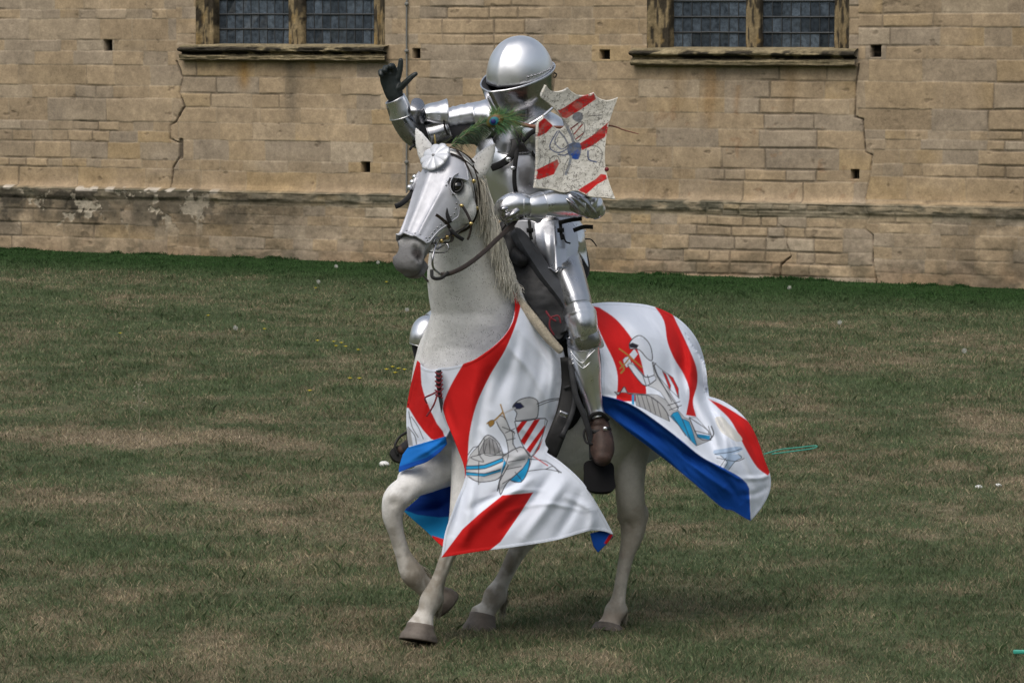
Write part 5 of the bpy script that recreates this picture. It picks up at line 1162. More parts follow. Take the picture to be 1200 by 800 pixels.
def plate(name, rows, m='steel', arc=None, sub=6, seg=40, th=.004, parent=KN, shape=None, rims=True, ref=(0, 1, 0), rr=.0032, cap='open'):
    V, F = loft(PX(rows), seg=seg, sub=sub, cap=cap, arc=arc, shape=shape, ref=ref)
    o = MB().add(V, F).build(name, MAT[m], parent, solid=th)
    if rims:
        n = seg; ra = V[:n]; k = len(V) // n; rb = V[(k - 1) * n:k * n]
        rm = MB()
        for q in (ra, rb):
            q = np.vstack([q, q[:1]]) if arc is None else q
            rm.add(*wtube(q, rr, seg=6))
        rm.each('rim', MAT[m], o)
    return o, V
def keel(at, amp, w=.35):
    return lambda th, q: 1 + amp * np.exp(-(((th - at + np.pi) % (2 * np.pi) - np.pi) / w) ** 2)
# --- cuirass
plate('breastplate', [(600, 158, -.05, .105, .085), (600, 168, -.05, .16, .12), (602, 185, -.05, .178, .15), (608, 207, -.05, .178, .168), (616, 228, -.05, .168, .165), (625, 250, -.05, .15, .145), (630, 262, -.05, .148, .14)], shape=keel(1.75, .10, .30), seg=64, m='steel_bright')
mb = MB(); 
for q0_, q1_, q2_ in (((575, 190, -.185), (582, 205, -.21), (578, 224, -.21)), ((638, 180, -.20), (636, 205, -.215), (640, 225, -.20))): mb.add(*tube([q0_, q1_, q2_], r=.005, seg=8))
plate('fauld', [(630, 258, -.05, .150, .142), (633, 264, -.05, .165, .155), (637, 272, -.05, .172, .162)], m='steel_dark', seg=50)
plate('fauld', [(634, 266, -.05, .158, .15), (638, 276, -.05, .178, .17), (643, 288, -.05, .188, .18)], seg=50)
plate('bevor', [(611, 138, -.09, .088, .092), (608, 148, -.09, .098, .112), (606, 160, -.08, .120, .132), (606, 170, -.07, .150, .14)], m='steel_dark', shape=keel(1.9, .08, .3), seg=50)
MB().add(*tube([(604, 150, -.25, .004), (618, 147, -.265, .008), (634, 138, -.26, .009), (648, 126, -.22, .006)], seg=10)).build('bevor_edge', MAT['steel_bright'], KN)
# shoulder straps and buckles
mb = MB(); mb.add(*strap([(602, 163, -.235), (603, 172, -.25), (598, 184, -.26), (588, 192, -.25), (576, 197, -.22)], .017, .004)); mb.add(*strap([(606, 164, -.235), (605, 182, -.262), (603, 200, -.272), (603, 215, -.272), (605, 228, -.262)], .010, .003)); mb.each('breast_strap', MAT['leather_black'], KN)
mb = MB(); mb.add(*ball(W(596, 187, -.27), (.014, .006, .012), 8)); mb.add(*ball(W(601, 197, -.28), (.012, .006, .010), 8)); mb.each('strap_buckle', MAT['steel'], KN)
mb = MB(); mb.add(*strap([(650, 146, -.24), (636, 150, -.26), (622, 156, -.27), (612, 166, -.27)], .012, .004)); mb.build('shoulder_strap', MAT['leather_black'], KN)
# --- tassets
slabs = [('tasset', [(598, 262), (612, 258), (630, 262), (632, 285), (646, 314), (634, 312), (618, 288), (604, 274)], [(598, 262, -.20), (630, 262, -.24), (646, 314, -.31), (618, 288, -.25)], .07),
         ('tasset', [(626, 262), (650, 258), (672, 262), (678, 284), (676, 300), (672, 314), (655, 313), (652, 318), (646, 314), (634, 311), (629, 288)], [(626, 262, -.25), (672, 262, -.22), (678, 290, -.26), (672, 314, -.34), (652, 317, -.41), (634, 311, -.34), (650, 285, -.345), (652, 300, -.37)], .05)]
for nm, poly, ct, _ in slabs:
    o = sheet(nm, np.vstack([catmull(np.array(poly + [poly[0]], float), 4)[:-1]]), ct, MAT['steel_mid'], KN, step=.8, noise=0, thick=.004, folds=[([(650, 262), (651, 290), (652, 316)], 4.0, .014), ([(638, 266), (640, 290), (646, 312)], 3.2, .004), ([(662, 266), (664, 290), (664, 312)], 3.4, .005)] if nm == 'tasset' else ())
rm = MB(); rm.add(*tube([(622, 304, -.345), (634, 312, -.365), (646, 315, -.40), (652, 319, -.43), (657, 314, -.41), (672, 315, -.36)], r=.005, seg=8)); rm.build('tasset_rim', MAT['steel_dark'], KN)
o = sheet('rear_tasset', [(676, 262), (684, 266), (687, 285), (688, 300), (690, 314), (684, 304), (678, 296), (674, 282)], [(676, 262, -.18), (687, 285, -.16), (690, 314, -.20), (676, 290, -.22), (681, 285, -.23)], MAT['steel'], KN, step=.7, noise=0, thick=.004)
for a_, b_ in (((618, 270), (628, 271)), ((654, 272), (668, 268))):
    mb = MB(); mb.add(*strap([(a_[0] + 2, 258, -.325), (a_[0] + 3, 266, -.335), (a_[0] + 3.5, 274, -.345), (a_[0] + 5, 281, -.35)], .0075, .003)); mb.add(*strap([(a_[0] - 1, 270, -.35), (a_[0] + 7, 269.5, -.35)], .010, .003)); mb.each('tasset_strap', MAT['leather_black'], KN)
mb = MB(); mb.add(*strap([(655, 261, -.34), (668, 258, -.34), (682, 256, -.34)], .010, .004)); mb.add(*strap([(672, 270, -.32), (684, 266, -.33), (695, 266, -.34)], .010, .004)); mb.add(*tube([(686, 280, -.30), (693, 281, -.30), (699, 288, -.28)], r=.003, seg=6)); mb.add(*tube([(660, 275, -.34), (663, 283, -.35), (668, 285, -.34)], r=.004, seg=6)); mb.each('loose_strap', MAT['leather_black'], KN)
mb = MB(); mb.add(*tube([(592, 262, -.34), (602, 258, -.36), (618, 252, -.33)], r=.006, seg=8)); mb.build('belt', MAT['leather_black'], KN)
# mail under the tassets
plate('mail_skirt', [(643, 285, -.05, .15, .15), (648, 298, -.06, .15, .16), (652, 312, -.10, .14, .17)], m='mail', rims=False)
# --- left leg
plate('cuisse', [(654, 308, -.22, .105, .105), (662, 326, -.30, .095, .10), (670, 345, -.37, .082, .085), (677, 364, -.42, .068, .072)], shape=lambda th, q: keel(1.5, .09, .2)(th, q) * (1 + .03 * (abs(q - .12) < .03) + .03 * (abs(q - .86) < .03)), m='steel_mid')
plate('poleyn', [(676, 360, -.42, .066, .070), (679, 370, -.435, .076, .082), (681, 380, -.445, .074, .086), (683, 390, -.44, .070, .078), (684, 397, -.435, .068, .070)], m='steel', shape=lambda th, q: keel(1.6, .10, .22)(th, q) * (1 + .035 * (abs(q - .22) < .05) + .035 * (abs(q - .80) < .05)))
plate('poleyn_lame', [(682, 392, -.44, .076, .080), (684, 399, -.44, .078, .078), (685, 406, -.435, .072, .072)], m='steel_dark')
sheet('knee_wing', smooth_poly([(692, 372), (698, 378), (702, 390), (708, 403), (704, 408), (696, 404), (690, 394), (688, 380)], 4), [(692, 372, -.46), (702, 390, -.40), (708, 403, -.38), (696, 404, -.44), (690, 388, -.49)], MAT['steel'], KN, step=.6, noise=0, thick=.004, folds=[([(694, 378), (698, 390), (703, 402)], 1.6, .010)])
plate('greave', [(683, 398, -.43, .072, .070), (684, 415, -.43, .070, .072), (687, 432, -.42, .066, .074), (690, 450, -.415, .056, .064), (694, 468, -.415, .044, .05), (697, 480, -.415, .038, .044), (699, 489, -.42, .040, .048)], shape=keel(1.35, .09, .22), m='steel_bright')
mb = MB(); mb.add(*tube([(669, 412, -.50), (676, 421, -.515), (683, 425, -.52), (689, 418, -.52), (697, 410, -.50)], r=.0025, seg=8)); mb.add(*tube([(670, 418, -.50), (678, 427, -.51), (684, 431, -.515), (692, 424, -.50)], r=.0022, seg=8)); mb.each('greave_ridge', MAT['steel'], KN)
mb = MB()
for i in range(7): mb.add(*ball(W(667 + i * .7, 396 + i * 5, -.475), .0042, 6))
for i in range(5): mb.add(*ball(W(676 + i * 2.2, 362 + i * .3, -.5), .004, 6))
mb.each('rivet', MAT['steel_bright'], KN)
mb = MB(); mb.add(*strap([(676, 405, -.36), (682, 440, -.37), (686, 470, -.38)], .02, .01)); mb.build('calf_strap', MAT['leather_black'], KN)
# boot
bt = MB(); bt.add(*loft(PX([(699, 486, -.41, .040, .050), (700, 493, -.41, .046, .058), (701, 500, -.41, .056, .066), (702, 509, -.42, .060, .075), (705, 518, -.46, .056, .072), (706, 528, -.50, .055, .058), (706, 537, -.53, .042, .040)]), seg=28, sub=5, shape=lambda th, q: 1 + .03 * np.sin(q * 34 + np.sin(th) * 2) * sstep(.7, .5, q))); bt.each('boot', MAT['leather_brown'], KN)
bt2 = MB(); bt2.add(*tube([(490, 508, .06, .035), (482, 520, .03, .034), (470, 528, -.0, .026)], seg=16)); bt2.build('boot', MAT['leather_brown'], KN)
mb = MB(); mb.add(*strap([(688, 503, -.475), (700, 506, -.50), (715, 501, -.46)], .009, .004)); mb.add(*strap([(688, 497, -.46), (694, 486, -.475), (704, 484, -.475), (713, 492, -.44)], .009, .004)); mb.add(*tube([(688, 500, -.47), (684, 508, -.48), (687, 518, -.49), (694, 520, -.52)], r=.005, seg=6)); mb.each('spur_strap', MAT['leather_black'], KN)
mb = MB(); mb.add(*ball(W(709, 502, -.50), (.010, .006, .010), 8)); mb.build('spur_buckle', MAT['steel_bright'], KN)
# --- right leg: only the knee and the foot show beyond the horse
plate('poleyn', [(506, 382, .12, .055, .06), (499, 386, .09, .062, .065), (495, 394, .07, .058, .062), (493, 404, .07, .052, .056)], m='steel_bright')
plate('greave', [(497, 402, .09, .050, .055), (502, 440, .10, .048, .05), (498, 480, .09, .038, .04), (490, 505, .06, .034, .036)])
plate('cuisse', [(575, 338, .20, .09, .09), (540, 362, .18, .08, .08), (508, 382, .12, .066, .066)])
# --- right arm, raised
plate('upper_cannon', [(570, 131, -.02, .052, .066), (550, 134, -.03, .050, .064), (530, 138, -.03, .048, .060), (514, 141, -.035, .044, .056)], m='steel_bright', seg=44, shape=lambda th, q: 1 + .05 * (np.sin(q * 44) * sstep(.15, .3, q) * sstep(.95, .8, q)) + 0 * th)
plate('pauldron', [(584, 146, -.03, .115, .115), (574, 137, -.03, .085, .10), (562, 136, -.03, .066, .082), (556, 137, -.03, .058, .072)], m='steel_bright')
plate('lower_cannon', [(524, 151, -.05, .052, .055), (512, 156, -.06, .054, .055), (500, 159, -.07, .052, .052)], m='steel_dark')
plate('couter', [(523, 133, -.055, .066, .07), (514, 133, -.06, .054, .064), (504, 133, -.07, .045, .06), (496, 134, -.08, .034, .05)], m='steel', shape=keel(1.5, .05))
sheet('couter_wing', smooth_poly([(483, 117), (490, 115), (496, 119), (499, 130), (498, 142), (492, 148), (485, 140), (481, 128)], 4), [(483, 117, -.10), (496, 119, -.08), (498, 142, -.08), (485, 140, -.12), (490, 130, -.145)], MAT['steel_dark'], KN, step=.6, noise=0, thick=.004)
plate('vambrace', [(462, 121, -.10, .038, .034), (468, 134, -.09, .046, .042), (476, 147, -.075, .052, .05), (484, 158, -.065, .050, .05), (493, 166, -.06, .040, .042)], m='steel_dark', shape=keel(1.5, .06))
plate('wrist_cuff', [(463, 116, -.105, .048, .04), (466, 122, -.10, .050, .042), (469, 130, -.095, .053, .046), (471, 136, -.09, .058, .05)], m='steel', seg=44)
mb = MB(); mb.add(*strap([(484, 166, -.11), (490, 163, -.12), (500, 164, -.11)], .008, .004)); mb.add(*strap([(488, 168, -.10), (482, 173, -.11), (480, 176, -.11)], .006, .004)); mb.add(*tube([(520, 134, -.115), (521, 148, -.115), (525, 158, -.11)], r=.004, seg=6)); mb.each('arm_strap', MAT['leather_black'], KN)
mb = MB(); mb.add(*tube([(509, 158, -.115), (510, 166, -.12), (509, 172, -.12)], r=.005, seg=6)); mb.build('lace_point', MAT['brass'], KN)
# glove: palm and five fingers
gb = MB()
gb.add(*loft(PX([(465, 117, -.105, .034, .026), (462, 110, -.11, .042, .028), (459, 100, -.115, .046, .024), (456, 92, -.12, .044, .020), (455, 87, -.125, .038, .017)]), seg=20))
for rows in ([(466, 92, -.12, .0125), (468, 84, -.122, .0122), (469.3, 77, -.124, .0112), (469.8, 70.5, -.126, .0095)],
             [(460, 91, -.12, .0125), (461, 83, -.128, .0125), (460, 77.5, -.145, .0115), (457, 78, -.165, .0105)],
             [(454, 92, -.12, .0125), (453.5, 84, -.13, .0122), (452, 79.5, -.15, .0115), (450.5, 83, -.168, .0105)],
             [(449.5, 95, -.118, .0115), (447.5, 87, -.13, .0112), (446, 84, -.15, .0105), (446.5, 88, -.165, .0095)]):
    gb.add(*loft(PX([(a, b, c, d * 1.22) for a, b, c, d in rows]), seg=14, sub=6))
gb.add(*loft(PX([(463, 107, -.115, .018), (470, 102, -.13, .0165), (477, 95.5, -.145, .0140), (482.5, 90, -.15, .0125), (487.5, 86.5, -.15, .0105)]), seg=14, sub=6))
gm_, GV, GN = remesh(gb, .0035, 3); gm_.materials.clear(); gm_.materials.append(MAT['glove']); gm_.name = 'glove'; gm_.polygons.foreach_set('use_smooth', np.ones(len(gm_.polygons), bool)); link('glove', gm_, KN)
# --- left arm
plate('upper_cannon', [(640, 165, -.16, .085, .085), (652, 180, -.24, .072, .075), (664, 202, -.29, .062, .064), (676, 220, -.33, .058, .06)], m='steel')
plate('pauldron', [(628, 158, -.10, .13, .12), (642, 160, -.16, .105, .11), (652, 170, -.22, .09, .095), (658, 182, -.25, .082, .085)], m='steel')
plate('couter', [(672, 228, -.38, .058, .06), (682, 234, -.37, .066, .07), (690, 240, -.36, .062, .066), (698, 246, -.35, .048, .05), (702, 252, -.34, .03, .03)], m='steel', seg=48, shape=lambda th, q: 1 + .05 * np.sin(q * 30) + 0 * th)
sheet('couter_wing', smooth_poly([(655, 229), (668, 225), (686, 232), (698, 239), (703, 249), (700, 256), (685, 254), (668, 246)], 4), [(655, 229, -.50), (686, 232, -.45), (703, 250, -.40), (685, 254, -.44), (672, 238, -.51)], MAT['steel_dark'], KN, step=.7, noise=0, thick=.004, folds=[([(660, 230), (672, 240), (684, 253)], 1.6, .012), ([(668, 228), (682, 240), (692, 254)], 1.6, .012), ([(678, 230), (690, 240), (699, 252)], 1.6, .012)])
plate('vambrace', [(678, 240, -.41, .056, .056), (662, 238, -.45, .062, .060), (646, 238, -.49, .060, .056), (632, 240, -.52, .050, .048), (624, 241, -.54, .044, .042)], m='steel', shape=keel(1.3, .06))
plate('gauntlet_cuff', [(634, 240, -.515, .058, .055), (626, 241, -.535, .052, .050), (618, 242, -.55, .046, .044)], m='steel_bright')
ga = MB(); ga.add(*loft(PX([(620, 241, -.545, .045, .042), (610, 240, -.56, .056, .048), (599, 241, -.57, .058, .048), (590, 245, -.575, .048, .042), (584, 251, -.57, .030, .03)]), seg=26, sub=5)); 
ga.build('gauntlet', MAT['steel'], KN)
fg = MB()
for i, (a_, b_) in enumerate(((585, 246), (587, 251), (590, 255), (594, 258))):
    fg.add(*loft(PX([(a_ + 12, b_ - 2, -.60 + .01 * i, .013), (a_ + 5, b_ - 1, -.615 + .01 * i, .0135), (a_ + 1, b_ + 1, -.60, .0125), (a_ + 1.5, b_ + 4, -.57, .011), (a_ + 6, b_ + 4.5, -.55, .010)]), seg=12))
fg.add(*loft(PX([(606, 247, -.61, .015), (600, 252, -.625, .0145), (594, 256, -.62, .012)]), seg=12))
fm_, _, _ = remesh(fg, .0035, 2); fm_.materials.clear(); fm_.materials.append(MAT['steel_dark']); fm_.name = 'fingers'; fm_.polygons.foreach_set('use_smooth', np.ones(len(fm_.polygons), bool)); link('gauntlet_fingers', fm_, KN)
for k, (a_, r_) in enumerate(((614, .052), (606, .058), (598, .057))):
    ring = [W(a_, 241 + .2 * k, -.57) + np.array([0, -math.sin(t) * r_ * .86, math.cos(t) * r_]) + np.array([0, .01, 0]) for t in np.linspace(-.3, 2.9, 16)]
    MB().add(*wtube(ring, .0028, seg=6)).build('gauntlet_lame', MAT['steel_bright'], KN)
# --- helmet (own frame: X right of the face, -Y forward, Z up)
HC = W(610, 91, -.10)
Mh = Matrix.Rotation(R(-36), 3, 'Z') @ Matrix.Rotation(R(15), 3, 'X') @ Matrix.Rotation(R(3), 3, 'Y')
Mh = np.array(Mh)
def Hh(P): return HC + np.asarray(P, float) @ Mh.T
n = 96; th = np.linspace(0, 2 * np.pi, n, endpoint=False); rings = []
crest = np.exp(-(((th - 1.5 * np.pi + np.pi) % (2 * np.pi) - np.pi) / .16) ** 2)
for ph in np.linspace(.02, 1.50, 26):
    c_, s_ = math.cos(ph), math.sin(ph)
    r_ = 1 + .045 * np.exp(-(((th - 1.5 * np.pi + np.pi) % (2 * np.pi) - np.pi) / .11) ** 2) * (1 - .2 * s_) - .015
    rings.append(np.column_stack([np.cos(th) * .150 * c_ ** .92 * r_, np.sin(th) * .178 * c_ ** .92 * r_, np.full(n, .0 + .193 * s_)]))
rings.append(np.zeros((n, 3)) + [0, 0, .194])
V, F = ring_loft(np.array(rings), capA=False, capB=False); HE, _ = None, None
hel = MB().add(Hh(V), F).build('helmet', MAT['helmet_steel'], KN, solid=.003)
# visor: bowl-like prow around the lower face, lip standing proud of the skull so a dark sight gap shows
rings = []; lip = []
for k, t in enumerate(np.linspace(0, 1, 30)):
    front = .5 - .5 * np.sin(th)                               # 1 in front, 0 behind
    prow = .056 * front ** 2 * (1 - t) ** 1.1 + .012 * crest * (1 - .3 * t) + .003 * np.cos(th * 9) * sstep(0, .2, t)
    rx = np.interp(t, [0, .25, .6, 1], [.154, .150, .134, .112]); ry = np.interp(t, [0, .25, .6, 1], [.180, .166, .136, .108])
    z_ = .036 - .034 * front ** 1.3 - t * (.262 - .0 * front) + .0 * th
    rings.append(np.column_stack([np.cos(th) * (rx + prow * .25), np.sin(th) * (ry + prow) , z_]))
V, F = ring_loft(np.array(rings), capA=False, capB=False)
vis = MB().add(Hh(V), F).build('visor', MAT['steel_visor'], hel, solid=.003)
MB().add(*wtube(Hh(np.vstack([rings[0], rings[0][:1]])), .0038, seg=8)).build('visor_rim', MAT['steel_bright'], vis)
MB().add(*wtube(Hh(np.vstack([rings[-1], rings[-1][:1]])), .004, seg=8)).build('visor_rim', MAT['steel_bright'], vis)
V2 = np.array(rings[0]); inn = V2 * [.88, .80, 1] + [0, 0, -.016]; V, F = ring_loft(np.array([V2, inn, inn * [.9, .9, 1] + [0, 0, -.03]]), capA=False, capB=False); MB().add(Hh(V), F).build('sight_gap_shade', MAT['garment'], hel)  # near-black ring set in the gap as its shade
mb = MB()
for a in np.linspace(-.62, .55, 11): mb.add(*ball(Hh([math.cos(a) * .151, math.sin(a) * .180, .040 + .0 * a]), .0045, 6))
mb.each('rivet', MAT['steel_dark'], hel)
mb = MB(); mb.add(*tube([(641, 80, -.12), (644, 88, -.12), (650, 91, -.12), (652, 87, -.12), (647, 86, -.12), (645, 96, -.11)], r=.003, seg=6)); mb.build('chin_lace', MAT['leather_black'], hel)

# ================================================================= SHIELD
SHD = empty('shield', W(676, 165, -.46), 'battered white shield with scalloped top, red bands and a painted jouster', 'shield')
outS = np.vstack([catmull(np.array(z8([(200, 50), (222, 78), (260, 90), (300, 84), (330, 67)]), float), 5), catmull(np.array(z8([(330, 67), (355, 92), (395, 112), (440, 110), (480, 96)]), float), 5)[1:], catmull(np.array(z8([(480, 96), (510, 128), (555, 142), (595, 134), (620, 124)]), float), 5)[1:],
   catmull(np.array(z8([(620, 124), (592, 200), (566, 280), (552, 360), (545, 440), (548, 530), (570, 620), (606, 716)]), float), 5)[1:], catmull(np.array(z8([(606, 716), (530, 706), (450, 700), (380, 668), (300, 678), (230, 660), (134, 648)]), float), 4)[1:],
   catmull(np.array(z8([(134, 648), (144, 560), (148, 450), (148, 350), (154, 270), (184, 242)]), float), 5)[1:], catmull(np.array(z8([(184, 242), (215, 256), (250, 296), (285, 306), (308, 290), (300, 250), (262, 200), (215, 155), (174, 116), (200, 50)]), float), 4)[1:-1]])
SW = np.array([.70, .68, .63])
def shield_paint(P):
    f = painter(SW, [P_(z8([(262, 200), (300, 185), (400, 118), (480, 98), (492, 132), (400, 195), (320, 244), (296, 240)]), RED * .85), P_(z8([(148, 350), (158, 268), (190, 240), (240, 288), (200, 330), (150, 352)]), RED * .9),
      P_(z8([(385, 400), (470, 345), (570, 262), (555, 345), (470, 405), (412, 430)]), RED * .8), P_(z8([(145, 545), (265, 485), (276, 510), (245, 572), (160, 602), (142, 600)]), RED * .9), P_(z8([(380, 668), (440, 630), (490, 600), (520, 570), (552, 575), (556, 600), (500, 630), (430, 692)]), RED),
      P_(z8([(355, 228), (375, 208), (412, 212), (415, 245), (395, 268), (358, 252)]), np.array([.22, .23, .26]), 2), L_(z8([(300, 255), (330, 310), (350, 350), (360, 385)]), np.array([.25, .26, .29]), 3.4), L_(z8([(330, 290), (300, 270)]), np.array([.25, .25, .28]), 3),
      P_(z8([(330, 395), (395, 385), (405, 430), (390, 482), (350, 480), (325, 440)]), np.array([.10, .14, .25]), 2), P_(z8([(345, 455), (385, 425), (402, 445), (388, 484), (352, 478)]), np.array([.02, .08, .38])), L_(z8([(345, 470), (335, 520), (315, 570)]), np.array([.28, .30, .34]), 3.2),
      L_(z8([(345, 305), (385, 275)]), RED * .5, 1.6), L_(z8([(365, 335), (412, 280)]), RED * .5, 1.6), L_(z8([(375, 365), (420, 330)]), RED * .5, 1.4), L_(z8([(350, 300), (400, 265), (425, 280), (420, 330), (380, 380), (350, 310)]), INK, .8),
      L_(z8([(265, 320), (225, 390), (228, 425), (275, 445), (330, 420)]), np.array([.07, .10, .22]), 1.3), L_(z8([(278, 318), (250, 380), (290, 425), (330, 400)]), np.array([.07, .10, .22]), .9), L_(z8([(275, 318), (310, 360), (330, 400)]), np.array([.20, .21, .25]), 2), L_(z8([(445, 435), (450, 485), (495, 500)]), np.array([.07, .10, .22]), 1.6), L_(z8([(270, 455), (310, 460), (340, 440)]), np.array([.07, .10, .22]), 1.4),
      L_(z8([(215, 520), (225, 480), (262, 462), (285, 500)]), INK, .7), L_(z8([(300, 580), (310, 520), (330, 480)]), INK, .7), L_(z8([(450, 230), (530, 225)]), INK, .9), L_(z8([(440, 400), (500, 410), (530, 450), (510, 520)]), INK, .7)])
    c = f(P); x, y = P.T
    n1 = 1 - np.abs(2 * fbm(x / 7, y / 7, 5, 51, .6) - 1) ; n2 = 1 - np.abs(2 * fbm(x / 4 + y / 9, y / 8, 4, 52, .65) - 1)
    cr_ = sstep(.94, .985, n1) * .85 + sstep(.95, .99, n2) * .7 * sstep(.45, .6, fbm(x / 15, y / 15, 3, 53)); cr_ = np.clip(cr_, 0, 1)[:, None]
    c = c * (1 - cr_) + np.array([.10, .09, .08]) * cr_
    d = sstep(.5, .7, fbm(x / 12, y / 10, 4, 54))[:, None] * .3 + sstep(125, 100, y)[:, None] * .15; c = c * (1 - d) + np.array([.33, .31, .26]) * d
    ed, _ = poly_dist(P, outS); e = (sstep(2.0, .6, ed) * sstep(.4, .6, fbm(x / 5, y / 5, 3, 55)))[:, None]; c = c * (1 - e) + np.array([.66, .63, .56]) * e
    return c
def sdep(P):
    x = (P[:, 0] - 676) / 46; y = (P[:, 1] - 165) / 66
    return -.47 + .05 * (np.abs(x) ** 2.2) * -1 * .6 + .055 * x - .05 * np.clip(np.abs(y) - .3, 0, 2) ** 1.6 + .004 * (fbm(P[:, 0] / 14, P[:, 1] / 14, 3, 56) - .5)
sheet('board', outS, None, [MAT['shield_paint'], MAT['wood']], SHD, step=.42, noise=0, thick=.016, paint=shield_paint, depthfn=sdep)
mb = MB(); mb.add(*strap([(650, 170, -.42), (665, 190, -.36), (675, 205, -.34)], .015, .004)); mb.build('arm_strap', MAT['leather_black'], SHD)
MB().add(*ball(W(711, 198.5, -.45), .010, 8)).build('stud', MAT['lace'], SHD)
ST = empty('thin_stick', W(675, 150, -.40), 'thin reddish brown stick poking out on both sides behind the white shield', 'stick')
MB().add(*tube([(603, 143.5, -.36, .0085), (630, 149, -.375, .0095), (675, 149, -.385, .006), (712, 147, -.39, .004), (733, 153, -.395, .003), (748, 157, -.40, .0022)], seg=8)).build('shaft', MAT['red_stick'], ST)
# ================================================================= SMALL THINGS IN THE GRASS
def gp(px, py):
    g = G(px, py); z = float(ground_z(np.array([g[0]]), np.array([g[1]]))[0]); return np.array([g[0], g[1], z])
def flower(px, py, label, scale=1):
    b = gp(px, py); r = np.random.RandomState(int(px * 7 + py)); h = (.06 + .03 * r.rand()) * scale
    e = empty('dandelion', b, label, 'flower', 'yellow dandelions in the lawn')
    MB().add(*wtube([b, b + [r.randn() * .006, 0, h * .5], b + [r.randn() * .01, 0, h]], .0025, seg=6)).build('stem', MAT['stalk'], e)
    top = b + [0, 0, h]; mb = MB()
    for i in range(14):
        a = i / 14 * 6.283; d = np.array([math.cos(a), math.sin(a), .15]); s = np.array([-math.sin(a), math.cos(a), 0]) * .005
        mb.add([top - s, top + s, top + d * .020 * scale + s, top + d * .024 * scale, top + d * .020 * scale - s], [(0, 1, 2, 3, 4)])
    mb.add(*ball(top, (.010 * scale, .010 * scale, .007), 6)); mb.build('flower_head', MAT['yellow'], e, smooth=False)
YF = [(141, 402, 'yellow dandelion far out in the left lawn below the crack in the wall'), (244, 382, 'lone yellow dandelion left of centre in the upper lawn'), (370, 345, 'yellow dandelion just below the white seed head nearest the wall'), (372, 410, 'small yellow dandelion above the long straggling flower patch'),
      (391, 409, 'first dandelion of the loose patch left of the horse'), (394, 414, 'dandelion at the lower left of the loose patch'), (400, 412, 'dandelion at the middle of the loose patch'), (405, 417, 'dandelion on the lower right of the loose patch'), (420, 419, 'dandelion trailing right of the loose patch'),
      (453, 441, 'dandelion at the top left of the dense patch beside the horse'), (460, 438, 'dandelion at the top of the dense patch beside the horse'), (467, 440, 'dandelion at the top right of the dense patch beside the horse'), (463, 445, 'dandelion at the bottom of the dense patch beside the horse'), (474, 442, 'dandelion closest to the red chest cloth'),
      (410, 453, 'dandelion below the loose patch, left one of a pair'), (421, 453, 'dandelion below the loose patch, right one of a pair'), (363, 469, 'lowest yellow dandelion, above the bare brown strip'), (453, 338, 'dandelion near the wall under the muzzle'), (310, 396, 'small dandelion right of the lone one in the upper lawn')]
for a_, b_, l_ in YF: flower(a_, b_, l_, .85)
def puff(px, py, label):
    b = gp(px, py + 9); e = empty('seed_head', b, label, 'seed head', 'white dandelion seed heads in the lawn'); h = .11; r = np.random.RandomState(int(px))
    MB().add(*wtube([b, b + [.004, 0, h * .5], b + [0, 0, h]], .002, seg=6)).build('stem', MAT['stalk'], e)
    mb = MB(); top = b + [0, 0, h]; mb.add(*ball(top, .006, 6))
    for i in range(120):
        d = nrm(r.randn(3)); mb.add(*wtube([top, top + d * .021], .0006, seg=3, cap='open')); mb.add(*ball(top + d * .021, .0016, 3))
    mb.build('fluff', MAT['puff'], e)
for a_, b_, l_ in [(373, 335, 'white seed head nearest the wall, left of the horse'), (477, 368, 'white seed head beside the neck of the horse'), (394, 317, 'white seed head at the foot of the wall left of the muzzle'), (443, 311, 'white seed head close under the muzzle by the wall'), (984, 380, 'white seed head right of the croup'), (1130, 412, 'white seed head far out on the right lawn'), (925, 336, 'white seed head at the foot of the wall on the right'), (276, 392, 'faint seed head in the upper left lawn')]: puff(a_, b_, l_)
def stone(px, py, r0, label):
    b = gp(px, py); r = np.random.RandomState(int(px)); V, F = ball(b + [0, 0, r0 * .6], (r0 * 1.3, r0, r0 * .75), 10); V = V + r.randn(*V.shape) * r0 * .05
    e = MB().add(V - b, F).build('white_stone', MAT['petal_white']); e.location = Vector(b); tag(e, label, 'stone', 'white stones lying in the lawn')
stone(450, 546, .026, 'white stone in the grass left of the raised foreleg'); stone(1147, 573, .018, 'left one of two small white stones on the right lawn'); stone(1170, 570, .015, 'right one of two small white stones on the right lawn')
# tall dry weed
b = gp(163, 498); e = empty('tall_weed', b, 'tall thin pale dry weed standing alone on the left lawn', 'weed'); r = np.random.RandomState(5)
MB().add(*wtube([b, b + [.004, 0, .1], b + [-.003, 0, .2], b + [.0, 0, .29]], [.0035, .003, .002, .001], seg=6, sub=3)).build('stem', MAT['dry_stalk'], e)
mb = MB()
for i in range(26):
    h = .08 + .20 * r.rand(); a = r.rand() * 6.283; L = .05 * (1.2 - h / .3) + .01; s = b + [0, 0, h]; t = s + [math.cos(a) * L, math.sin(a) * L, .02 + L * .5]; mb.add(*wtube([s, (s + t) / 2 + [0, 0, .004], t], .0014, seg=4)); mb.add(*ball(t, (.006, .006, .008), 5))
mb.build('twigs', MAT['dry_stalk'], e)
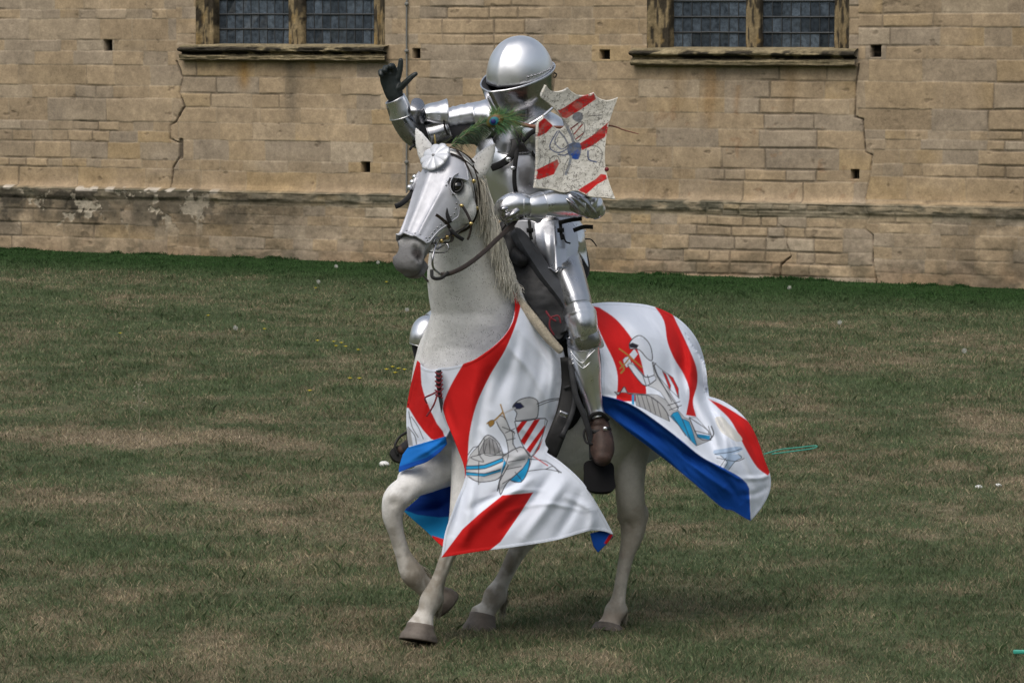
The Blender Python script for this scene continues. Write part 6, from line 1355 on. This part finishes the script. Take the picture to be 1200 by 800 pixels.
# turquoise cord and tag
c = [gp(896, 537), gp(915, 532), gp(935, 530), gp(956, 528), gp(953, 531), gp(930, 534), gp(905, 537)]
e = MB().add(*wtube(catmull(np.array(c) + [0, 0, .045], 6) - c[0], .0045, seg=8)).build('rope', MAT['cord_green']); e.location = Vector(c[0]); tag(e, 'thin turquoise rope lying on the grass behind the horse', 'rope')
b = gp(1195, 772); V, F = box([0, 0, .035], (.06, .02, .018)); e = MB().add(V, F).build('turquoise_tape', MAT['cord_green'], smooth=False); e.location = Vector(b); bv = e.modifiers.new('b', 'BEVEL'); bv.width = .004; tag(e, 'short turquoise tape end in the grass at the lower right edge', 'tape')
# ================================================================= LIGHT, CAMERA
w = bpy.data.worlds.new("World"); scene.world = w; w.use_nodes = True
nt = w.node_tree; bg = nt.nodes['Background']; sky = nt.nodes.new('ShaderNodeTexSky'); sky.sky_type = 'NISHITA'; sky.sun_disc = False
SE, SR = R(56), R(205)          # sun behind the photographer, high, veiled by cloud
sky.sun_elevation = SE; sky.sun_rotation = SR; sky.air_density = 1.6; sky.dust_density = 5; sky.ozone_density = 1
hs = nt.nodes.new('ShaderNodeHueSaturation'); hs.inputs['Saturation'].default_value = .52
nt.links.new(sky.outputs[0], hs.inputs['Color']); nt.links.new(hs.outputs[0], bg.inputs['Color']); bg.inputs['Strength'].default_value = .125
sl = bpy.data.lights.new('sun', 'SUN'); sl.energy = .85; sl.angle = R(35); sl.color = (1, .96, .9)
so = bpy.data.objects.new('sun', sl); C.objects.link(so)
sd = np.array([math.sin(SR) * math.cos(SE), math.cos(SR) * math.cos(SE), math.sin(SE)])
so.rotation_euler = Vector(sd).to_track_quat('Z', 'Y').to_euler()
cam = bpy.data.cameras.new('camera'); co = bpy.data.objects.new('camera', cam); C.objects.link(co)
cam.sensor_width = 36; cam.lens = 36 * FPX / 1200; cam.clip_end = 2000; cam.clip_start = .5
co.location = Vector(CAM); co.rotation_euler = (math.pi / 2 - TH, 0, 0); scene.camera = co
scene.view_settings.view_transform = 'Standard'; scene.view_settings.look = 'None'; scene.view_settings.gamma = 1
scene.view_settings.use_curve_mapping = False; scene.view_settings.exposure = EXPOSURE
scene.render.engine = 'CYCLES'
